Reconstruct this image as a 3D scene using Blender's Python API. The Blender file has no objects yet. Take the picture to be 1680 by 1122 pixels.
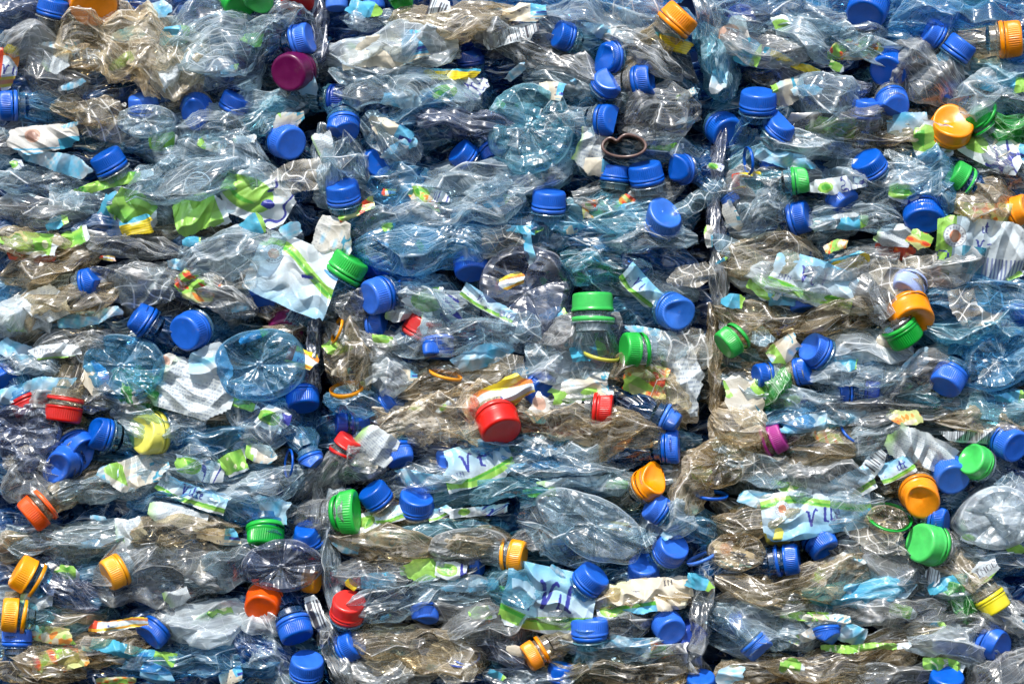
import bpy, math, random
import numpy as np
from mathutils import Vector, Matrix

# ------------------------------------------------------------------ camera, sky, sun, exposure
C = bpy.data.collections.new('bales'); bpy.context.scene.collection.children.link(C)
SC = bpy.context.scene
S = 0.00055                      # metres per picture unit (a cap is about 30 mm wide)
CAM_D = 2.7                      # metres from the lens to the face of the bales
cam = bpy.data.cameras.new('camera'); camo = bpy.data.objects.new('camera', cam); C.objects.link(camo)
camo.location = (0, -CAM_D, 0); camo.rotation_euler = (math.pi/2, 0, 0)
cam.sensor_width = 36; cam.lens = 36*CAM_D/(1680*S); cam.clip_start = .05; cam.clip_end = 100
SC.camera = camo
W = bpy.data.worlds.new('World'); SC.world = W; W.use_nodes = True
wn = W.node_tree; wn.nodes.clear()
sky = wn.nodes.new('ShaderNodeTexSky'); sky.sky_type = 'NISHITA'; sky.sun_disc = False
SUN_EL, SUN_AZ = math.radians(52), math.radians(196)     # azimuth clockwise from +Y: the sun stands behind the camera, a little left
sky.sun_elevation = SUN_EL; sky.sun_rotation = SUN_AZ
bg = wn.nodes.new('ShaderNodeBackground'); bg.inputs['Strength'].default_value = .15
wo = wn.nodes.new('ShaderNodeOutputWorld')
wn.links.new(sky.outputs[0], bg.inputs[0]); wn.links.new(bg.outputs[0], wo.inputs[0])
sl = bpy.data.lights.new('sun', 'SUN'); sl.energy = 4.6; sl.angle = math.radians(.6); sl.color = (1, .95, .87)
so = bpy.data.objects.new('sun', sl); C.objects.link(so)
sd = Vector((math.sin(SUN_AZ)*math.cos(SUN_EL), math.cos(SUN_AZ)*math.cos(SUN_EL), math.sin(SUN_EL)))
so.rotation_euler = sd.to_track_quat('Z', 'Y').to_euler(); so.location = sd*4
SC.view_settings.view_transform = 'Standard'; SC.view_settings.look = 'None'
SC.view_settings.gamma = 1; SC.view_settings.exposure = .56; SC.view_settings.use_curve_mapping = False
SC.render.engine = 'CYCLES'
cy = SC.cycles
cy.max_bounces = 4; cy.diffuse_bounces = 2; cy.glossy_bounces = 2; cy.transmission_bounces = 2
cy.use_adaptive_sampling = True; cy.adaptive_threshold = .04; cy.adaptive_min_samples = 16
cy.transparent_max_bounces = 14; cy.use_denoising = True
cy.sample_clamp_indirect = 4; cy.sample_clamp_direct = 12; cy.caustics_reflective = False; cy.caustics_refractive = False

def P(x, y, d=0.0):
    """picture place (x right, y down, d metres/S behind the bale face) -> world"""
    k = 1 + d*S/CAM_D
    return np.array([(x-840)*S*k, d*S, (561-y)*S*k])

# ------------------------------------------------------------------ materials
def new_mat(name):
    m = bpy.data.materials.new(name); m.use_nodes = True
    m.node_tree.nodes.clear(); return m, m.node_tree.nodes, m.node_tree.links
class NT:
    def __init__(s, m): s.t = m.node_tree; s.n = s.t.nodes; s.l = s.t.links
    def __call__(s, typ, **k):
        n = s.n.new('ShaderNode'+typ)
        for a, v in k.items():
            if a.startswith('in_'):
                n.inputs[a[3:].replace('_', ' ')].default_value = v
            else: setattr(n, a, v)
        return n
    def link(s, a, b): s.l.new(a, b)
    def math(s, op, a, b=None, c=None, clamp=False):
        n = s.n.new('ShaderNodeMath'); n.operation = op; n.use_clamp = clamp
        for i, v in enumerate((a, b, c)):
            if v is None: continue
            if isinstance(v, (int, float)): n.inputs[i].default_value = v
            else: s.l.new(v, n.inputs[i])
        return n.outputs[0]
    def mixc(s, f, a, b):
        n = s.n.new('ShaderNodeMix'); n.data_type = 'RGBA'
        for i, v in ((0, f), (6, a), (7, b)):
            if isinstance(v, (int, float)): n.inputs[i].default_value = v
            elif isinstance(v, tuple): n.inputs[i].default_value = (*v, 1)
            else: s.l.new(v, n.inputs[i])
        return n.outputs[2]
    def mixs(s, f, a, b):
        n = s.n.new('ShaderNodeMixShader')
        if isinstance(f, (int, float)): n.inputs[0].default_value = f
        else: s.l.new(f, n.inputs[0])
        s.l.new(a, n.inputs[1]); s.l.new(b, n.inputs[2]); return n.outputs[0]

def film(name, tint, haze_col, haze=.12, rough=.19, crease_w=.95, gloss=1.0, dirt=0.0, dirt_col=(.16, .10, .05)):
    """thin PET: clear or tinted, a little milky, creases whitened for stress marks and for painted fold-edge glints"""
    m, _, _ = new_mat(name); t = NT(m)
    out = t('OutputMaterial')
    cr = t('Attribute', attribute_name='crease'); sep = t('SeparateColor'); t.link(cr.outputs['Color'], sep.inputs[0])
    c1 = t.math('MAXIMUM', t.math('MAXIMUM', sep.outputs[0], sep.outputs[1]), sep.outputs[2], clamp=True)
    cra = t('Attribute', attribute_name='crease_fine'); sepa = t('SeparateColor'); t.link(cra.outputs['Color'], sepa.inputs[0])
    c1 = t.math('MAXIMUM', c1, t.math('MAXIMUM', t.math('MAXIMUM', sepa.outputs[0], sepa.outputs[1]), sepa.outputs[2], clamp=True))
    cu = t('Attribute', attribute_name='curv'); c2 = t.math('MULTIPLY', cu.outputs['Fac'], 1.0, clamp=True)
    uv = t('Attribute', attribute_name='sheet')           # metres along and across the sheet
    mp = t('Mapping'); mp.inputs['Scale'].default_value = (38, 150, 150); t.link(uv.outputs['Vector'], mp.inputs[0])
    nz = t('TexNoise', in_Scale=1.0, in_Detail=1.5, in_Roughness=.6, in_Distortion=0.0); t.link(mp.outputs[0], nz.inputs['Vector'])
    vo = t('TexVoronoi', feature='DISTANCE_TO_EDGE', in_Scale=1.0)
    mp2 = t('Mapping'); mp2.inputs['Scale'].default_value = (38, 105, 105); t.link(uv.outputs['Vector'], mp2.inputs[0])
    nz2 = t('TexNoise', in_Scale=.6, in_Detail=0.0); t.link(mp2.outputs[0], nz2.inputs['Vector'])
    wv = t('VectorMath', operation='MULTIPLY_ADD'); t.link(nz2.outputs['Color'], wv.inputs[0]); wv.inputs[1].default_value = (2.2, 2.2, 2.2); t.link(mp2.outputs[0], wv.inputs[2])
    t.link(wv.outputs[0], vo.inputs['Vector'])
    c3 = t.math('SUBTRACT', 1.0, t.math('MULTIPLY', vo.outputs['Distance'], 26.0), clamp=True)
    big = t('TexNoise', in_Scale=22.0, in_Detail=1.0); gm = t('NewGeometry'); t.link(gm.outputs['Position'], big.inputs['Vector'])
    msk = t.math('MULTIPLY', t.math('SUBTRACT', big.outputs['Fac'], .44), 6.0, clamp=True)
    c3 = t.math('MULTIPLY', t.math('MULTIPLY', c3, msk), .4)
    fo = t('Attribute', attribute_name='fold'); fs = t('SeparateXYZ'); t.link(fo.outputs['Vector'], fs.inputs[0])
    p1 = t.math('PINGPONG', fs.outputs[0], .5); p2 = t.math('PINGPONG', fs.outputs[1], .5)
    l1 = t.math('MULTIPLY', t.math('SUBTRACT', 1.0, t.math('MULTIPLY', t.math('SUBTRACT', .5, p1), 11.0), clamp=True), fs.outputs[2])
    l2 = t.math('MULTIPLY', t.math('SUBTRACT', 1.0, t.math('MULTIPLY', t.math('SUBTRACT', .5, p2), 13.0), clamp=True), t.math('MULTIPLY', fs.outputs[2], msk))
    f1 = t.math('MULTIPLY', p1, fs.outputs[2]); f2 = t.math('MULTIPLY', p2, fs.outputs[2])
    l3 = t.math('MULTIPLY', t.math('SUBTRACT', 1.0, t.math('MULTIPLY', p1, 18.0), clamp=True), t.math('MULTIPLY', fs.outputs[2], .35))
    c3 = t.math('MAXIMUM', c3, t.math('MAXIMUM', l3, t.math('MAXIMUM', l1, l2)))
    cre = t.math('MAXIMUM', t.math('MAXIMUM', c1, c2), c3, clamp=True)
    hsum = t.math('ADD', t.math('MULTIPLY', t.math('ABSOLUTE', t.math('SUBTRACT', nz.outputs['Fac'], .5)), -.9), t.math('MULTIPLY', t.math('MINIMUM', vo.outputs['Distance'], .3), .5))
    hsum = t.math('ADD', hsum, t.math('MULTIPLY', t.math('ADD', f1, f2), .9))
    bp = t('Bump', in_Strength=.42, in_Distance=.0022); t.link(hsum, bp.inputs['Height'])
    lw = t('LayerWeight', in_Blend=.32); t.link(bp.outputs[0], lw.inputs['Normal'])
    face = lw.outputs['Facing']
    tr = t('BsdfTransparent'); tr.inputs[0].default_value = (*tint, 1)
    df = t('BsdfDiffuse'); t.link(bp.outputs[0], df.inputs['Normal'])
    tl = t('BsdfTranslucent'); t.link(bp.outputs[0], tl.inputs['Normal'])
    dn = t('TexNoise', in_Scale=60.0, in_Detail=3.0, in_Roughness=.7); t.link(gm.outputs['Position'], dn.inputs['Vector'])
    dm = t.math('MULTIPLY', t.math('SUBTRACT', dn.outputs['Fac'], .56 - .1*dirt), 5.0, clamp=True)
    dm = t.math('MULTIPLY', dm, dirt)
    hc = t.mixc(cre, haze_col, (.92, .93, .94)); hc = t.mixc(dm, hc, dirt_col)  # crease white: stress whitening plus the glint of fold edges, put into the colour
    t.link(hc, df.inputs[0]); t.link(hc, tl.inputs[0])
    dd = t.mixs(.42, df.outputs[0], tl.outputs[0])
    hz = t.math('ADD', t.math('MULTIPLY', t.math('POWER', face, 2.0), .5), haze*.45)
    hz = t.math('ADD', hz, t.math('MULTIPLY', t.math('MULTIPLY', t.math('MULTIPLY_ADD', big.outputs['Fac'], 3.2, -1.1, clamp=True), nz.outputs['Fac']), haze*2.4))
    hz = t.math('ADD', hz, t.math('MULTIPLY', cre, crease_w)); hz = t.math('MAXIMUM', hz, t.math('MULTIPLY', dm, .8), clamp=True)
    base = t.mixs(hz, tr.outputs[0], dd)
    dull = t.math('MULTIPLY_ADD', dn.outputs['Fac'], 5.0, -2.1, clamp=True)
    gl = t('BsdfGlossy'); t.link(t.math('MULTIPLY_ADD', dull, .26, rough-.06), gl.inputs['Roughness']); t.link(bp.outputs[0], gl.inputs['Normal'])
    fr = t.math('MULTIPLY_ADD', t.math('POWER', face, 3.0), .34*gloss, .085*gloss)
    t.link(t.mixs(fr, base, gl.outputs[0]), out.inputs[0])
    return m

FILM = {
 'clear':  film('film_clear', (.72, .85, .92), (.44, .57, .65), .22, dirt=.25),
 'grey':   film('film_grey', (.66, .70, .73), (.44, .47, .48), .24, dirt=.5),
 'blue':   film('film_pale_blue', (.34, .66, .90), (.14, .42, .66), .22),
 'deep':   film('film_deep_blue', (.10, .31, .66), (.02, .14, .38), .28),  # blue PET; also tints the inner layers with the blue of shaded gaps
 'teal':   film('film_teal', (.44, .76, .86), (.22, .52, .66), .22, dirt=.2),
 'brown':  film('film_brownish', (.84, .77, .62), (.60, .50, .34), .17, dirt=.3),
 'beige':  film('film_beige', (.94, .86, .70), (.88, .76, .56), .17, dirt=.05),
 'milk':   film('film_milky', (.84, .9, .93), (.64, .73, .79), .36, dirt=.2),
 'green':  film('film_green', (.14, .62, .20), (.05, .42, .06), .34),
 'aqua':   film('film_aqua', (.24, .74, .94), (.14, .56, .80), .5),
 'dusk':   film('film_dusky', (.40, .46, .60), (.20, .25, .38), .20, gloss=1.3),
 'wine':   film('film_dark_red', (.35, .03, .03), (.30, .015, .015), .4),
 'sapph':  film('film_bright_blue', (.06, .20, .78), (.015, .10, .50), .45),
 'rose':   film('film_rose', (.85, .42, .34), (.72, .30, .22), .5),
}
def plastic(name, col, rough=.34):
    m, _, _ = new_mat(name); t = NT(m); out = t('OutputMaterial')
    b = t('BsdfPrincipled'); tc = t('TexCoord')
    n1 = t('TexNoise', in_Scale=90.0, in_Detail=5.0, in_Roughness=.65); t.link(tc.outputs['Object'], n1.inputs['Vector'])
    n2 = t('TexNoise', in_Scale=900.0, in_Detail=3.0); t.link(tc.outputs['Object'], n2.inputs['Vector'])
    dark = tuple(c*.78 for c in col); lite = tuple(min(1, c*.95+.015) for c in col)
    c = t.mixc(t.math('MULTIPLY', t.math('SUBTRACT', n1.outputs['Fac'], .35), 3.0, clamp=True), dark, col)
    c = t.mixc(t.math('MULTIPLY', t.math('SUBTRACT', n2.outputs['Fac'], .62), 5.0, clamp=True), c, lite)
    oi = t('ObjectInfo'); hs = t('HueSaturation'); t.link(c, hs.inputs['Color'])
    t.link(t.math('MULTIPLY_ADD', oi.outputs['Random'], .40, .74), hs.inputs['Value']); t.link(t.math('MULTIPLY_ADD', oi.outputs['Random'], -.08, 1.06), hs.inputs['Saturation'])
    n3 = t('TexNoise', in_Scale=45.0, in_Detail=5.0, in_Roughness=.75, in_Distortion=1.0); t.link(tc.outputs['Object'], n3.inputs['Vector'])
    c = t.mixc(t.math('MULTIPLY', t.math('SUBTRACT', n3.outputs['Fac'], .60), 5.0, clamp=True), hs.outputs[0], (.16, .13, .10))
    t.link(c, b.inputs['Base Color'])
    t.link(t.math('MULTIPLY_ADD', n1.outputs['Fac'], .35, rough-.17), b.inputs['Roughness'])
    bp = t('Bump', in_Strength=.25, in_Distance=.0006); t.link(n1.outputs['Fac'], bp.inputs['Height']); t.link(bp.outputs[0], b.inputs['Normal'])
    b.inputs['Subsurface Weight'].default_value = 0.0
    t.link(b.outputs[0], out.inputs[0]); return m
CAPC = {
 'blue': (.018, .115, .56), 'navy': (.010, .045, .30), 'sky': (.05, .17, .62), 'orange': (.86, .26, .002), 'amber': (.80, .31, .006),  # navy and sky
 'green': (.012, .36, .04), 'lime': (.05, .48, .09), 'red': (.60, .014, .01), 'vermilion': (.85, .10, .012), 'purple': (.12, .006, .065),
 'magenta': (.34, .03, .22), 'yellow': (.72, .62, .03), 'straw': (.70, .66, .12), 'lavender': (.30, .38, .66), 'crimson': (.50, .03, .03)}
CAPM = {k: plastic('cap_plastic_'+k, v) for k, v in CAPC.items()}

def paper_mat():
    m, _, _ = new_mat('printed_label'); t = NT(m); out = t('OutputMaterial')
    a = t('Attribute', attribute_name='print'); b = t('BsdfPrincipled', in_Roughness=.32)
    tc = t('TexCoord'); n = t('TexNoise', in_Scale=260.0, in_Detail=5.0, in_Distortion=.8); t.link(tc.outputs['Object'], n.inputs['Vector'])
    bp = t('Bump', in_Strength=.5, in_Distance=.0012); t.link(n.outputs['Fac'], bp.inputs['Height']); t.link(bp.outputs[0], b.inputs['Normal'])
    n2 = t('TexNoise', in_Scale=70.0, in_Detail=6.0, in_Roughness=.7); t.link(tc.outputs['Object'], n2.inputs['Vector'])
    d = t.math('MULTIPLY', t.math('SUBTRACT', n2.outputs['Fac'], .58), 3.0, clamp=True)
    c = t.mixc(t.math('MULTIPLY', d, .6), a.outputs['Color'], (.30, .25, .18)); t.link(c, b.inputs['Base Color'])
    tr = t('BsdfTransparent'); tl = t('BsdfTranslucent'); t.link(c, tl.inputs[0])
    x = t.mixs(.16, b.outputs[0], tl.outputs[0])
    al = t.math('MULTIPLY', a.outputs['Alpha'], 1.0, clamp=True)
    t.link(t.mixs(al, tr.outputs[0], x), out.inputs[0]); return m
PAPER = paper_mat()
m, _, _ = new_mat('gap_shade_backing'); t_ = NT(m); o_ = t_('OutputMaterial'); b_ = t_('BsdfPrincipled', in_Roughness=.6)
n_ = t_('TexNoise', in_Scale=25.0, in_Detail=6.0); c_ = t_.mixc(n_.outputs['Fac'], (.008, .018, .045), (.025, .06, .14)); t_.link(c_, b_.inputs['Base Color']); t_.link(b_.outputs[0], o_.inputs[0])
GAP_SHADE = m  # shade of the deep gaps put into the colour

# ------------------------------------------------------------------ mesh tools
def mk(name, V, F, mat, crease=None, curv=None, sheet=None, prnt=None, parent=None, smooth=True, fold=None, slots=None):
    V = np.asarray(V, np.float32); F = np.asarray(F, np.int32); k = F.shape[1]
    me = bpy.data.meshes.new(name)
    me.vertices.add(len(V)); me.vertices.foreach_set('co', V.ravel())
    me.loops.add(F.size); me.loops.foreach_set('vertex_index', F.ravel())
    me.polygons.add(len(F)); me.polygons.foreach_set('loop_start', np.arange(0, F.size, k, dtype=np.int32))
    me.polygons.foreach_set('use_smooth', np.full(len(F), smooth))
    if crease is not None:
        for nm_, cc_ in zip(('crease', 'crease_fine'), crease if isinstance(crease, tuple) else (crease, crease*0-9)):
            a = me.attributes.new(nm_, 'FLOAT_COLOR', 'CORNER')
            c4 = np.ones((F.size, 4), np.float32); c4[:, :3] = cc_.reshape(-1, 3); a.data.foreach_set('color', c4.ravel())
    if curv is not None:
        a = me.attributes.new('curv', 'FLOAT', 'POINT'); a.data.foreach_set('value', curv.astype(np.float32))
    if sheet is not None:
        a = me.attributes.new('sheet', 'FLOAT_VECTOR', 'POINT'); a.data.foreach_set('vector', np.asarray(sheet, np.float32).ravel())
    if prnt is not None:
        a = me.attributes.new('print', 'FLOAT_COLOR', 'POINT'); a.data.foreach_set('color', np.asarray(prnt, np.float32).ravel())
    if fold is not None:
        a = me.attributes.new('fold', 'FLOAT_VECTOR', 'POINT'); a.data.foreach_set('vector', np.asarray(fold, np.float32).ravel())
    if slots is None: me.materials.append(mat)
    else:
        for q in mat: me.materials.append(q)
        me.polygons.foreach_set('material_index', np.asarray(slots, np.int32))
    me.update(calc_edges=True); me.validate()
    o = bpy.data.objects.new(name, me); C.objects.link(o)
    if parent is not None: o.parent = parent
    return o

def normals(V, F):
    n = np.zeros_like(V)
    fn = np.cross(V[F[:, 1]]-V[F[:, 0]], V[F[:, 2]]-V[F[:, 0]])
    for i in range(F.shape[1]):
        for a in range(3): n[:, a] += np.bincount(F[:, i], fn[:, a], len(V))
    return n/(np.linalg.norm(n, axis=1, keepdims=True)+1e-12)

def curvature(V, F, gain, lo=.10):
    """how sharply the sheet bends at each vertex, either way"""
    k = F.shape[1]; acc = np.zeros_like(V); cnt = np.zeros(len(V)); el = np.zeros(len(V))
    for i in range(k):
        a, b = F[:, i], F[:, (i+1) % k]; ln = np.linalg.norm(V[a]-V[b], axis=1)
        for (p, q) in ((a, b), (b, a)):
            for c in range(3): acc[:, c] += np.bincount(p, V[q][:, c], len(V))
            cnt += np.bincount(p, minlength=len(V)); el += np.bincount(p, ln, len(V))
    cnt = np.maximum(cnt, 1); n = normals(V, F)
    d = np.abs(((V - acc/cnt[:, None])*n).sum(1))/(el/cnt+1e-9)
    return np.clip((d-lo)*gain, 0, 1)

def subdivide(V, T, B, A):
    """split every triangle in four; B holds each corner's place inside its first parent, A extra vertex data"""
    e = np.sort(np.concatenate([T[:, [0, 1]], T[:, [1, 2]], T[:, [2, 0]]]), axis=1)
    key = e[:, 0].astype(np.int64)*(len(V)+1)+e[:, 1]
    u, idx, inv = np.unique(key, return_index=True, return_inverse=True); inv = inv.ravel()
    ee = e[idx]; mid = (V[ee[:, 0]]+V[ee[:, 1]])/2; nT = len(T); n0 = len(V)
    ln = np.linalg.norm(V[ee[:, 0]]-V[ee[:, 1]], axis=1)
    A2 = np.concatenate([A, (A[ee[:, 0]]+A[ee[:, 1]])/2])
    m01, m12, m20 = inv[:nT]+n0, inv[nT:2*nT]+n0, inv[2*nT:]+n0
    b01 = (B[:, 0]+B[:, 1])/2; b12 = (B[:, 1]+B[:, 2])/2; b20 = (B[:, 2]+B[:, 0])/2
    T2 = np.concatenate([np.stack([T[:, 0], m01, m20], 1), np.stack([T[:, 1], m12, m01], 1), np.stack([T[:, 2], m20, m12], 1), np.stack([m01, m12, m20], 1)])
    B2 = np.concatenate([np.stack([B[:, 0], b01, b20], 1), np.stack([B[:, 1], b12, b01], 1), np.stack([B[:, 2], b20, b12], 1), np.stack([b01, b12, b20], 1)])
    return np.concatenate([V, mid]), T2, B2, A2, n0, ln

def wob(p, rng, n=4, f=1.0):
    """smooth random function of points p (N,k)"""
    s = np.zeros(len(p))
    for i in range(n):
        k = rng.normal(size=p.shape[1])*f*(1+i*.6); s += np.sin(p@k+rng.uniform(0, 6.28))/(1+i*.5)
    return s/n**.5
def tri(x): return 2*np.abs(x-np.floor(x+.5))          # triangle wave 0..1, sharp at both ends

def crumple_tube(L, hz, hy, rng, prof, cell=(34, 20), lev=3, amp=.20, pleat=3.0, round_r=None, ribs=0.0, linew=2.0):
    """a crushed bottle wall along +x in picture units: hz half height, hy half depth, prof(u) radius factor;
    round_r: radius of the round neck at u=0 blending to the crushed body"""
    per = math.pi*(3*(hz+hy)-math.sqrt((3*hz+hy)*(hz+3*hy)))
    nu = max(4, int(L/cell[0])); nv = max(7, int(per/cell[1]))
    U, Th = np.meshgrid(np.linspace(0, 1, nu+1), np.arange(nv)/nv*2*math.pi, indexing='ij')
    ju = rng.uniform(-.42, .42, U.shape)/nu; ju[0] = ju[-1] = 0
    if round_r is not None: ju[1] *= .3
    U = U+ju; Th = Th+rng.uniform(-.42, .42, U.shape)*2*math.pi/nv
    R = 1+rng.normal(0, amp, U.shape)+(rng.random(U.shape) < .10)*rng.uniform(-.35, .35, U.shape)
    if round_r is not None: R[0] = 1; R[1] = 1+(R[1]-1)*.3
    u = U.ravel(); th = Th.ravel(); r = R.ravel()*prof(u)
    ex = .75                                    # a squarish lens section
    cz = np.sign(np.sin(th))*np.abs(np.sin(th))**ex; cyy = np.cos(th)
    az, ay = hz*r, hy*r
    if round_r is not None:
        k = np.clip((u-.06)/.26, 0, 1); k = k*k*(3-2*k)
        az = round_r*(1-k)+az*k; ay = round_r*(1-k)+ay*k; cz = np.sin(th)*(1-k)+cz*k
    V = np.stack([u*L+(rng.normal(0, amp*9, u.shape)*(u > .02)*(u < .98)), ay*cyy, az*cz], 1)
    idx = np.arange((nu+1)*nv).reshape(nu+1, nv)
    a = idx[:-1]; b = idx[1:]; a2 = np.roll(a, -1, 1); b2 = np.roll(b, -1, 1)
    fl = rng.random(a.shape) < .5
    t1 = np.where(fl[..., None], np.stack([a, b, b2], -1), np.stack([a, b, a2], -1)).reshape(-1, 3)
    t2 = np.where(fl[..., None], np.stack([a, b2, a2], -1), np.stack([a2, b, b2], -1)).reshape(-1, 3)
    T = np.concatenate([t1, t2])
    # fold strength of each first edge
    fn = np.cross(V[T[:, 1]]-V[T[:, 0]], V[T[:, 2]]-V[T[:, 0]]); ar = np.linalg.norm(fn, axis=1)+1e-9; fn = fn/ar[:, None]
    edge = {}
    strg = np.zeros((len(T), 3)); hgt = np.zeros((len(T), 3))
    for i, (p, q) in enumerate(((1, 2), (2, 0), (0, 1))):
        hgt[:, i] = ar/(np.linalg.norm(V[T[:, p]]-V[T[:, q]], axis=1)+1e-9)
        for j in range(len(T)):
            e = (min(T[j, p], T[j, q]), max(T[j, p], T[j, q])); edge.setdefault(e, []).append((j, i))
    for e, l in edge.items():
        if len(l) == 2:
            s = 1-float(fn[l[0][0]]@fn[l[1][0]]); s = min(1.0, max(0, s-.05)*2.0)*rng.uniform(.15, 1.05)
            if rng.random() < .3: s = 0
            for j, i in l: strg[j, i] = s
    B = np.tile(np.eye(3)[None], (len(T), 1, 1)); par = np.arange(len(T))
    A = np.stack([u*L, th/(2*math.pi)*per], 1)
    # stop the sheet coordinate wrapping inside a triangle
    A = np.stack([u*L, az*cz*1.6+ay*cyy*.9], 1)
    for k in range(lev):
        V, T, B, A, n0, ln = subdivide(V, T, B, A); par = np.tile(par, 4)
        if k > 0: _, _, B1, _, _, _ = subdivide(V[:0].reshape(0, 3) if 0 else np.zeros((T1max, 3)), Tk, B1, np.zeros((T1max, 1))); Tk = T; par1 = np.tile(par1, 4)
        if k == 0: Tk = T; B1 = np.tile(np.eye(3)[None], (len(T), 1, 1)); par1 = np.arange(len(T)); T1 = T
        T1max = len(V)
        if k < 2:
            n = normals(V, T)[n0:]; V[n0:] += n*(rng.normal(0, (.075, .03)[k], len(ln))*ln)[:, None]
    d = B*hgt[par][:, None, :]                    # distance of each corner to each first edge
    cr = strg[par][:, None, :]-d/linew
    cr = np.where(strg[par][:, None, :] > .02, cr, -9)
    f1 = np.cross(V[T1[:, 1]]-V[T1[:, 0]], V[T1[:, 2]]-V[T1[:, 0]]); ar1 = np.linalg.norm(f1, axis=1)+1e-9
    s1 = np.zeros((len(T1), 3)); h1 = np.zeros((len(T1), 3))
    for i, (p, q) in enumerate(((1, 2), (2, 0), (0, 1))):
        h1[:, i] = ar1/(np.linalg.norm(V[T1[:, p]]-V[T1[:, q]], axis=1)+1e-9)
        lo_, hi_ = np.minimum(T1[:, p], T1[:, q]), np.maximum(T1[:, p], T1[:, q])
        hsh = np.abs(np.sin(lo_*12.9898+hi_*78.233)*43758.5453) % 1; s1[:, i] = np.where(hsh > .66, (hsh-.60)*1.7, 0)
    cr1 = np.where(s1[par1][:, None, :] > .02, s1[par1][:, None, :]-B1*h1[par1][:, None, :]/(linew*.75), -9)
    cr = (cr, cr1)
    # pleats: sharp folds running along the bottle
    n = normals(V, T); q = np.stack([V[:, 0]/90, V[:, 1]/60, V[:, 2]/60], 1)
    w = wob(q, rng, 4, 1.6); fade = np.clip(V[:, 0]/L*5-(.9 if round_r is not None else 0), 0, 1)
    ph = A[:, 1]/rng.uniform(12, 20)+w*1.1
    mk1 = np.clip(wob(q, rng, 3, 2.0)+.5, 0, 1.3)
    dsp = (tri(ph)-.5)*pleat*mk1
    ph2 = V[:, 0]/rng.uniform(20, 38)+A[:, 1]/30+wob(q, rng, 3, 1.8)*.9
    mk2 = np.clip(wob(q, rng, 3, 2.0)+.2, 0, 1.2)
    dsp += (tri(ph2)-.5)*pleat*.9*mk2
    fold = np.stack([ph, ph2, np.clip(mk1-.1, 0, 1)*fade*.62], 1)
    if ribs: dsp += np.sin(V[:, 0]*2*math.pi/7.5)*ribs*np.clip(wob(q[:, :1], rng, 2, 1.0)+.3, 0, 1)
    V = V+n*(dsp*fade)[:, None]
    V[:, 1] += wob(q, rng, 3, 1.2)*hy*.14*fade; V[:, 2] += wob(q, rng, 3, 1.2)*hz*.16*fade
    cv = curvature(V, T, 4.0, .16)*.4
    crumple_tube.fold = fold
    return V, T, cr, cv, np.concatenate([A, np.full((len(A), 1), rng.uniform(0, 900))], 1)*S

def frame(axis, up=(0, 0, 1)):
    x = np.array(axis, float); x /= np.linalg.norm(x); z = np.array(up, float)
    z = z-x*(z@x)
    if np.linalg.norm(z) < .15: z = np.array([0, 1., 0])-x*x[1]
    z /= np.linalg.norm(z); y = np.cross(z, x); return np.stack([x, y, z])     # rows
def lens_prof(a=.45, b=.45, lo=.12):
    return lambda u: lo+(1-lo)*np.clip(4*np.clip(u, 0, 1)**a*(1-np.clip(u, 0, 1))**b/(4*(.5**(a+b))), 0, 1.05)

LABELS = []           # every thing: (object, noun, x, y, landmark or None)
def tag(o, label, cat, group=None, kind=None):
    if label: o['label'] = label
    if cat: o['category'] = cat
    if group: o['group'] = group
    if kind: o['kind'] = kind
    return o
def empty(name, loc):
    o = bpy.data.objects.new(name, None); C.objects.link(o); o.location = loc; o.empty_display_size = .01; return o

seedc = [1000]
def nrng():
    seedc[0] += 1; return np.random.default_rng(seedc[0])

# ------------------------------------------------------------------ the closure: cap, band, neck
def lathe(prof, seg, knurl=None):
    """prof: (x along the axis, radius, knurl amount)"""
    pr = np.array(prof, float); th = np.arange(seg)/seg*2*math.pi
    kn = np.where(np.arange(seg) % 4 < 2, 1, -1)[None]*pr[:, 2:3]
    r = pr[:, 1:2]+kn
    V = np.stack([np.broadcast_to(pr[:, :1], r.shape), r*np.cos(th), r*np.sin(th)], -1).reshape(-1, 3)
    idx = np.arange(len(pr)*seg).reshape(len(pr), seg); a = idx[:-1]; b = idx[1:]
    F = np.stack([a, np.roll(a, -1, 1), np.roll(b, -1, 1), b], -1).reshape(-1, 4)
    return V, F
def cap_mesh(R, smooth_side=False, hk=1.0):
    k = 0 if smooth_side else .019*R; h = R*hk
    p = [(h*.97, .001*R, 0), (h*.965, .3*R, 0), (h*.96, .62*R, 0), (h*.985, .76*R, 0), (h*.99, .84*R, 0), (h*.965, .905*R, 0), (h*.90, .955*R, 0),
         (h*.84, .965*R, k*.4), (h*.76, .972*R, k), (h*.5, .982*R, k), (h*.22, .99*R, k), (h*.16, .995*R, k*.3), (h*.13, 1.02*R, 0), (h*.03, 1.03*R, 0), (0, 1.0*R, 0), (0, .86*R, 0), (h*.8, .84*R, 0)]
    return lathe(p, 200)
def band_mesh(R, w=.26, x0=0.0):
    p = [(x0, 1.0*R, 0), (x0-.02*R, 1.035*R, 0), (x0-w*R*.5, 1.03*R, 0), (x0-w*R, 1.0*R, 0), (x0-w*R, .90*R, 0), (x0, .90*R, 0)]
    return lathe(p, 72)
def neck_mesh(R):
    p = []; L = 1.25*R
    for i in range(40):
        t = i/39; x = .55*R-t*L
        r = .84*R
        if t < .55: r += .055*R*max(0, math.sin(t*math.pi*2*4.0))**2
        if .62 < t < .70: r = 1.04*R
        p.append((x, r, 0))
    return lathe(p, 48)
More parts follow.
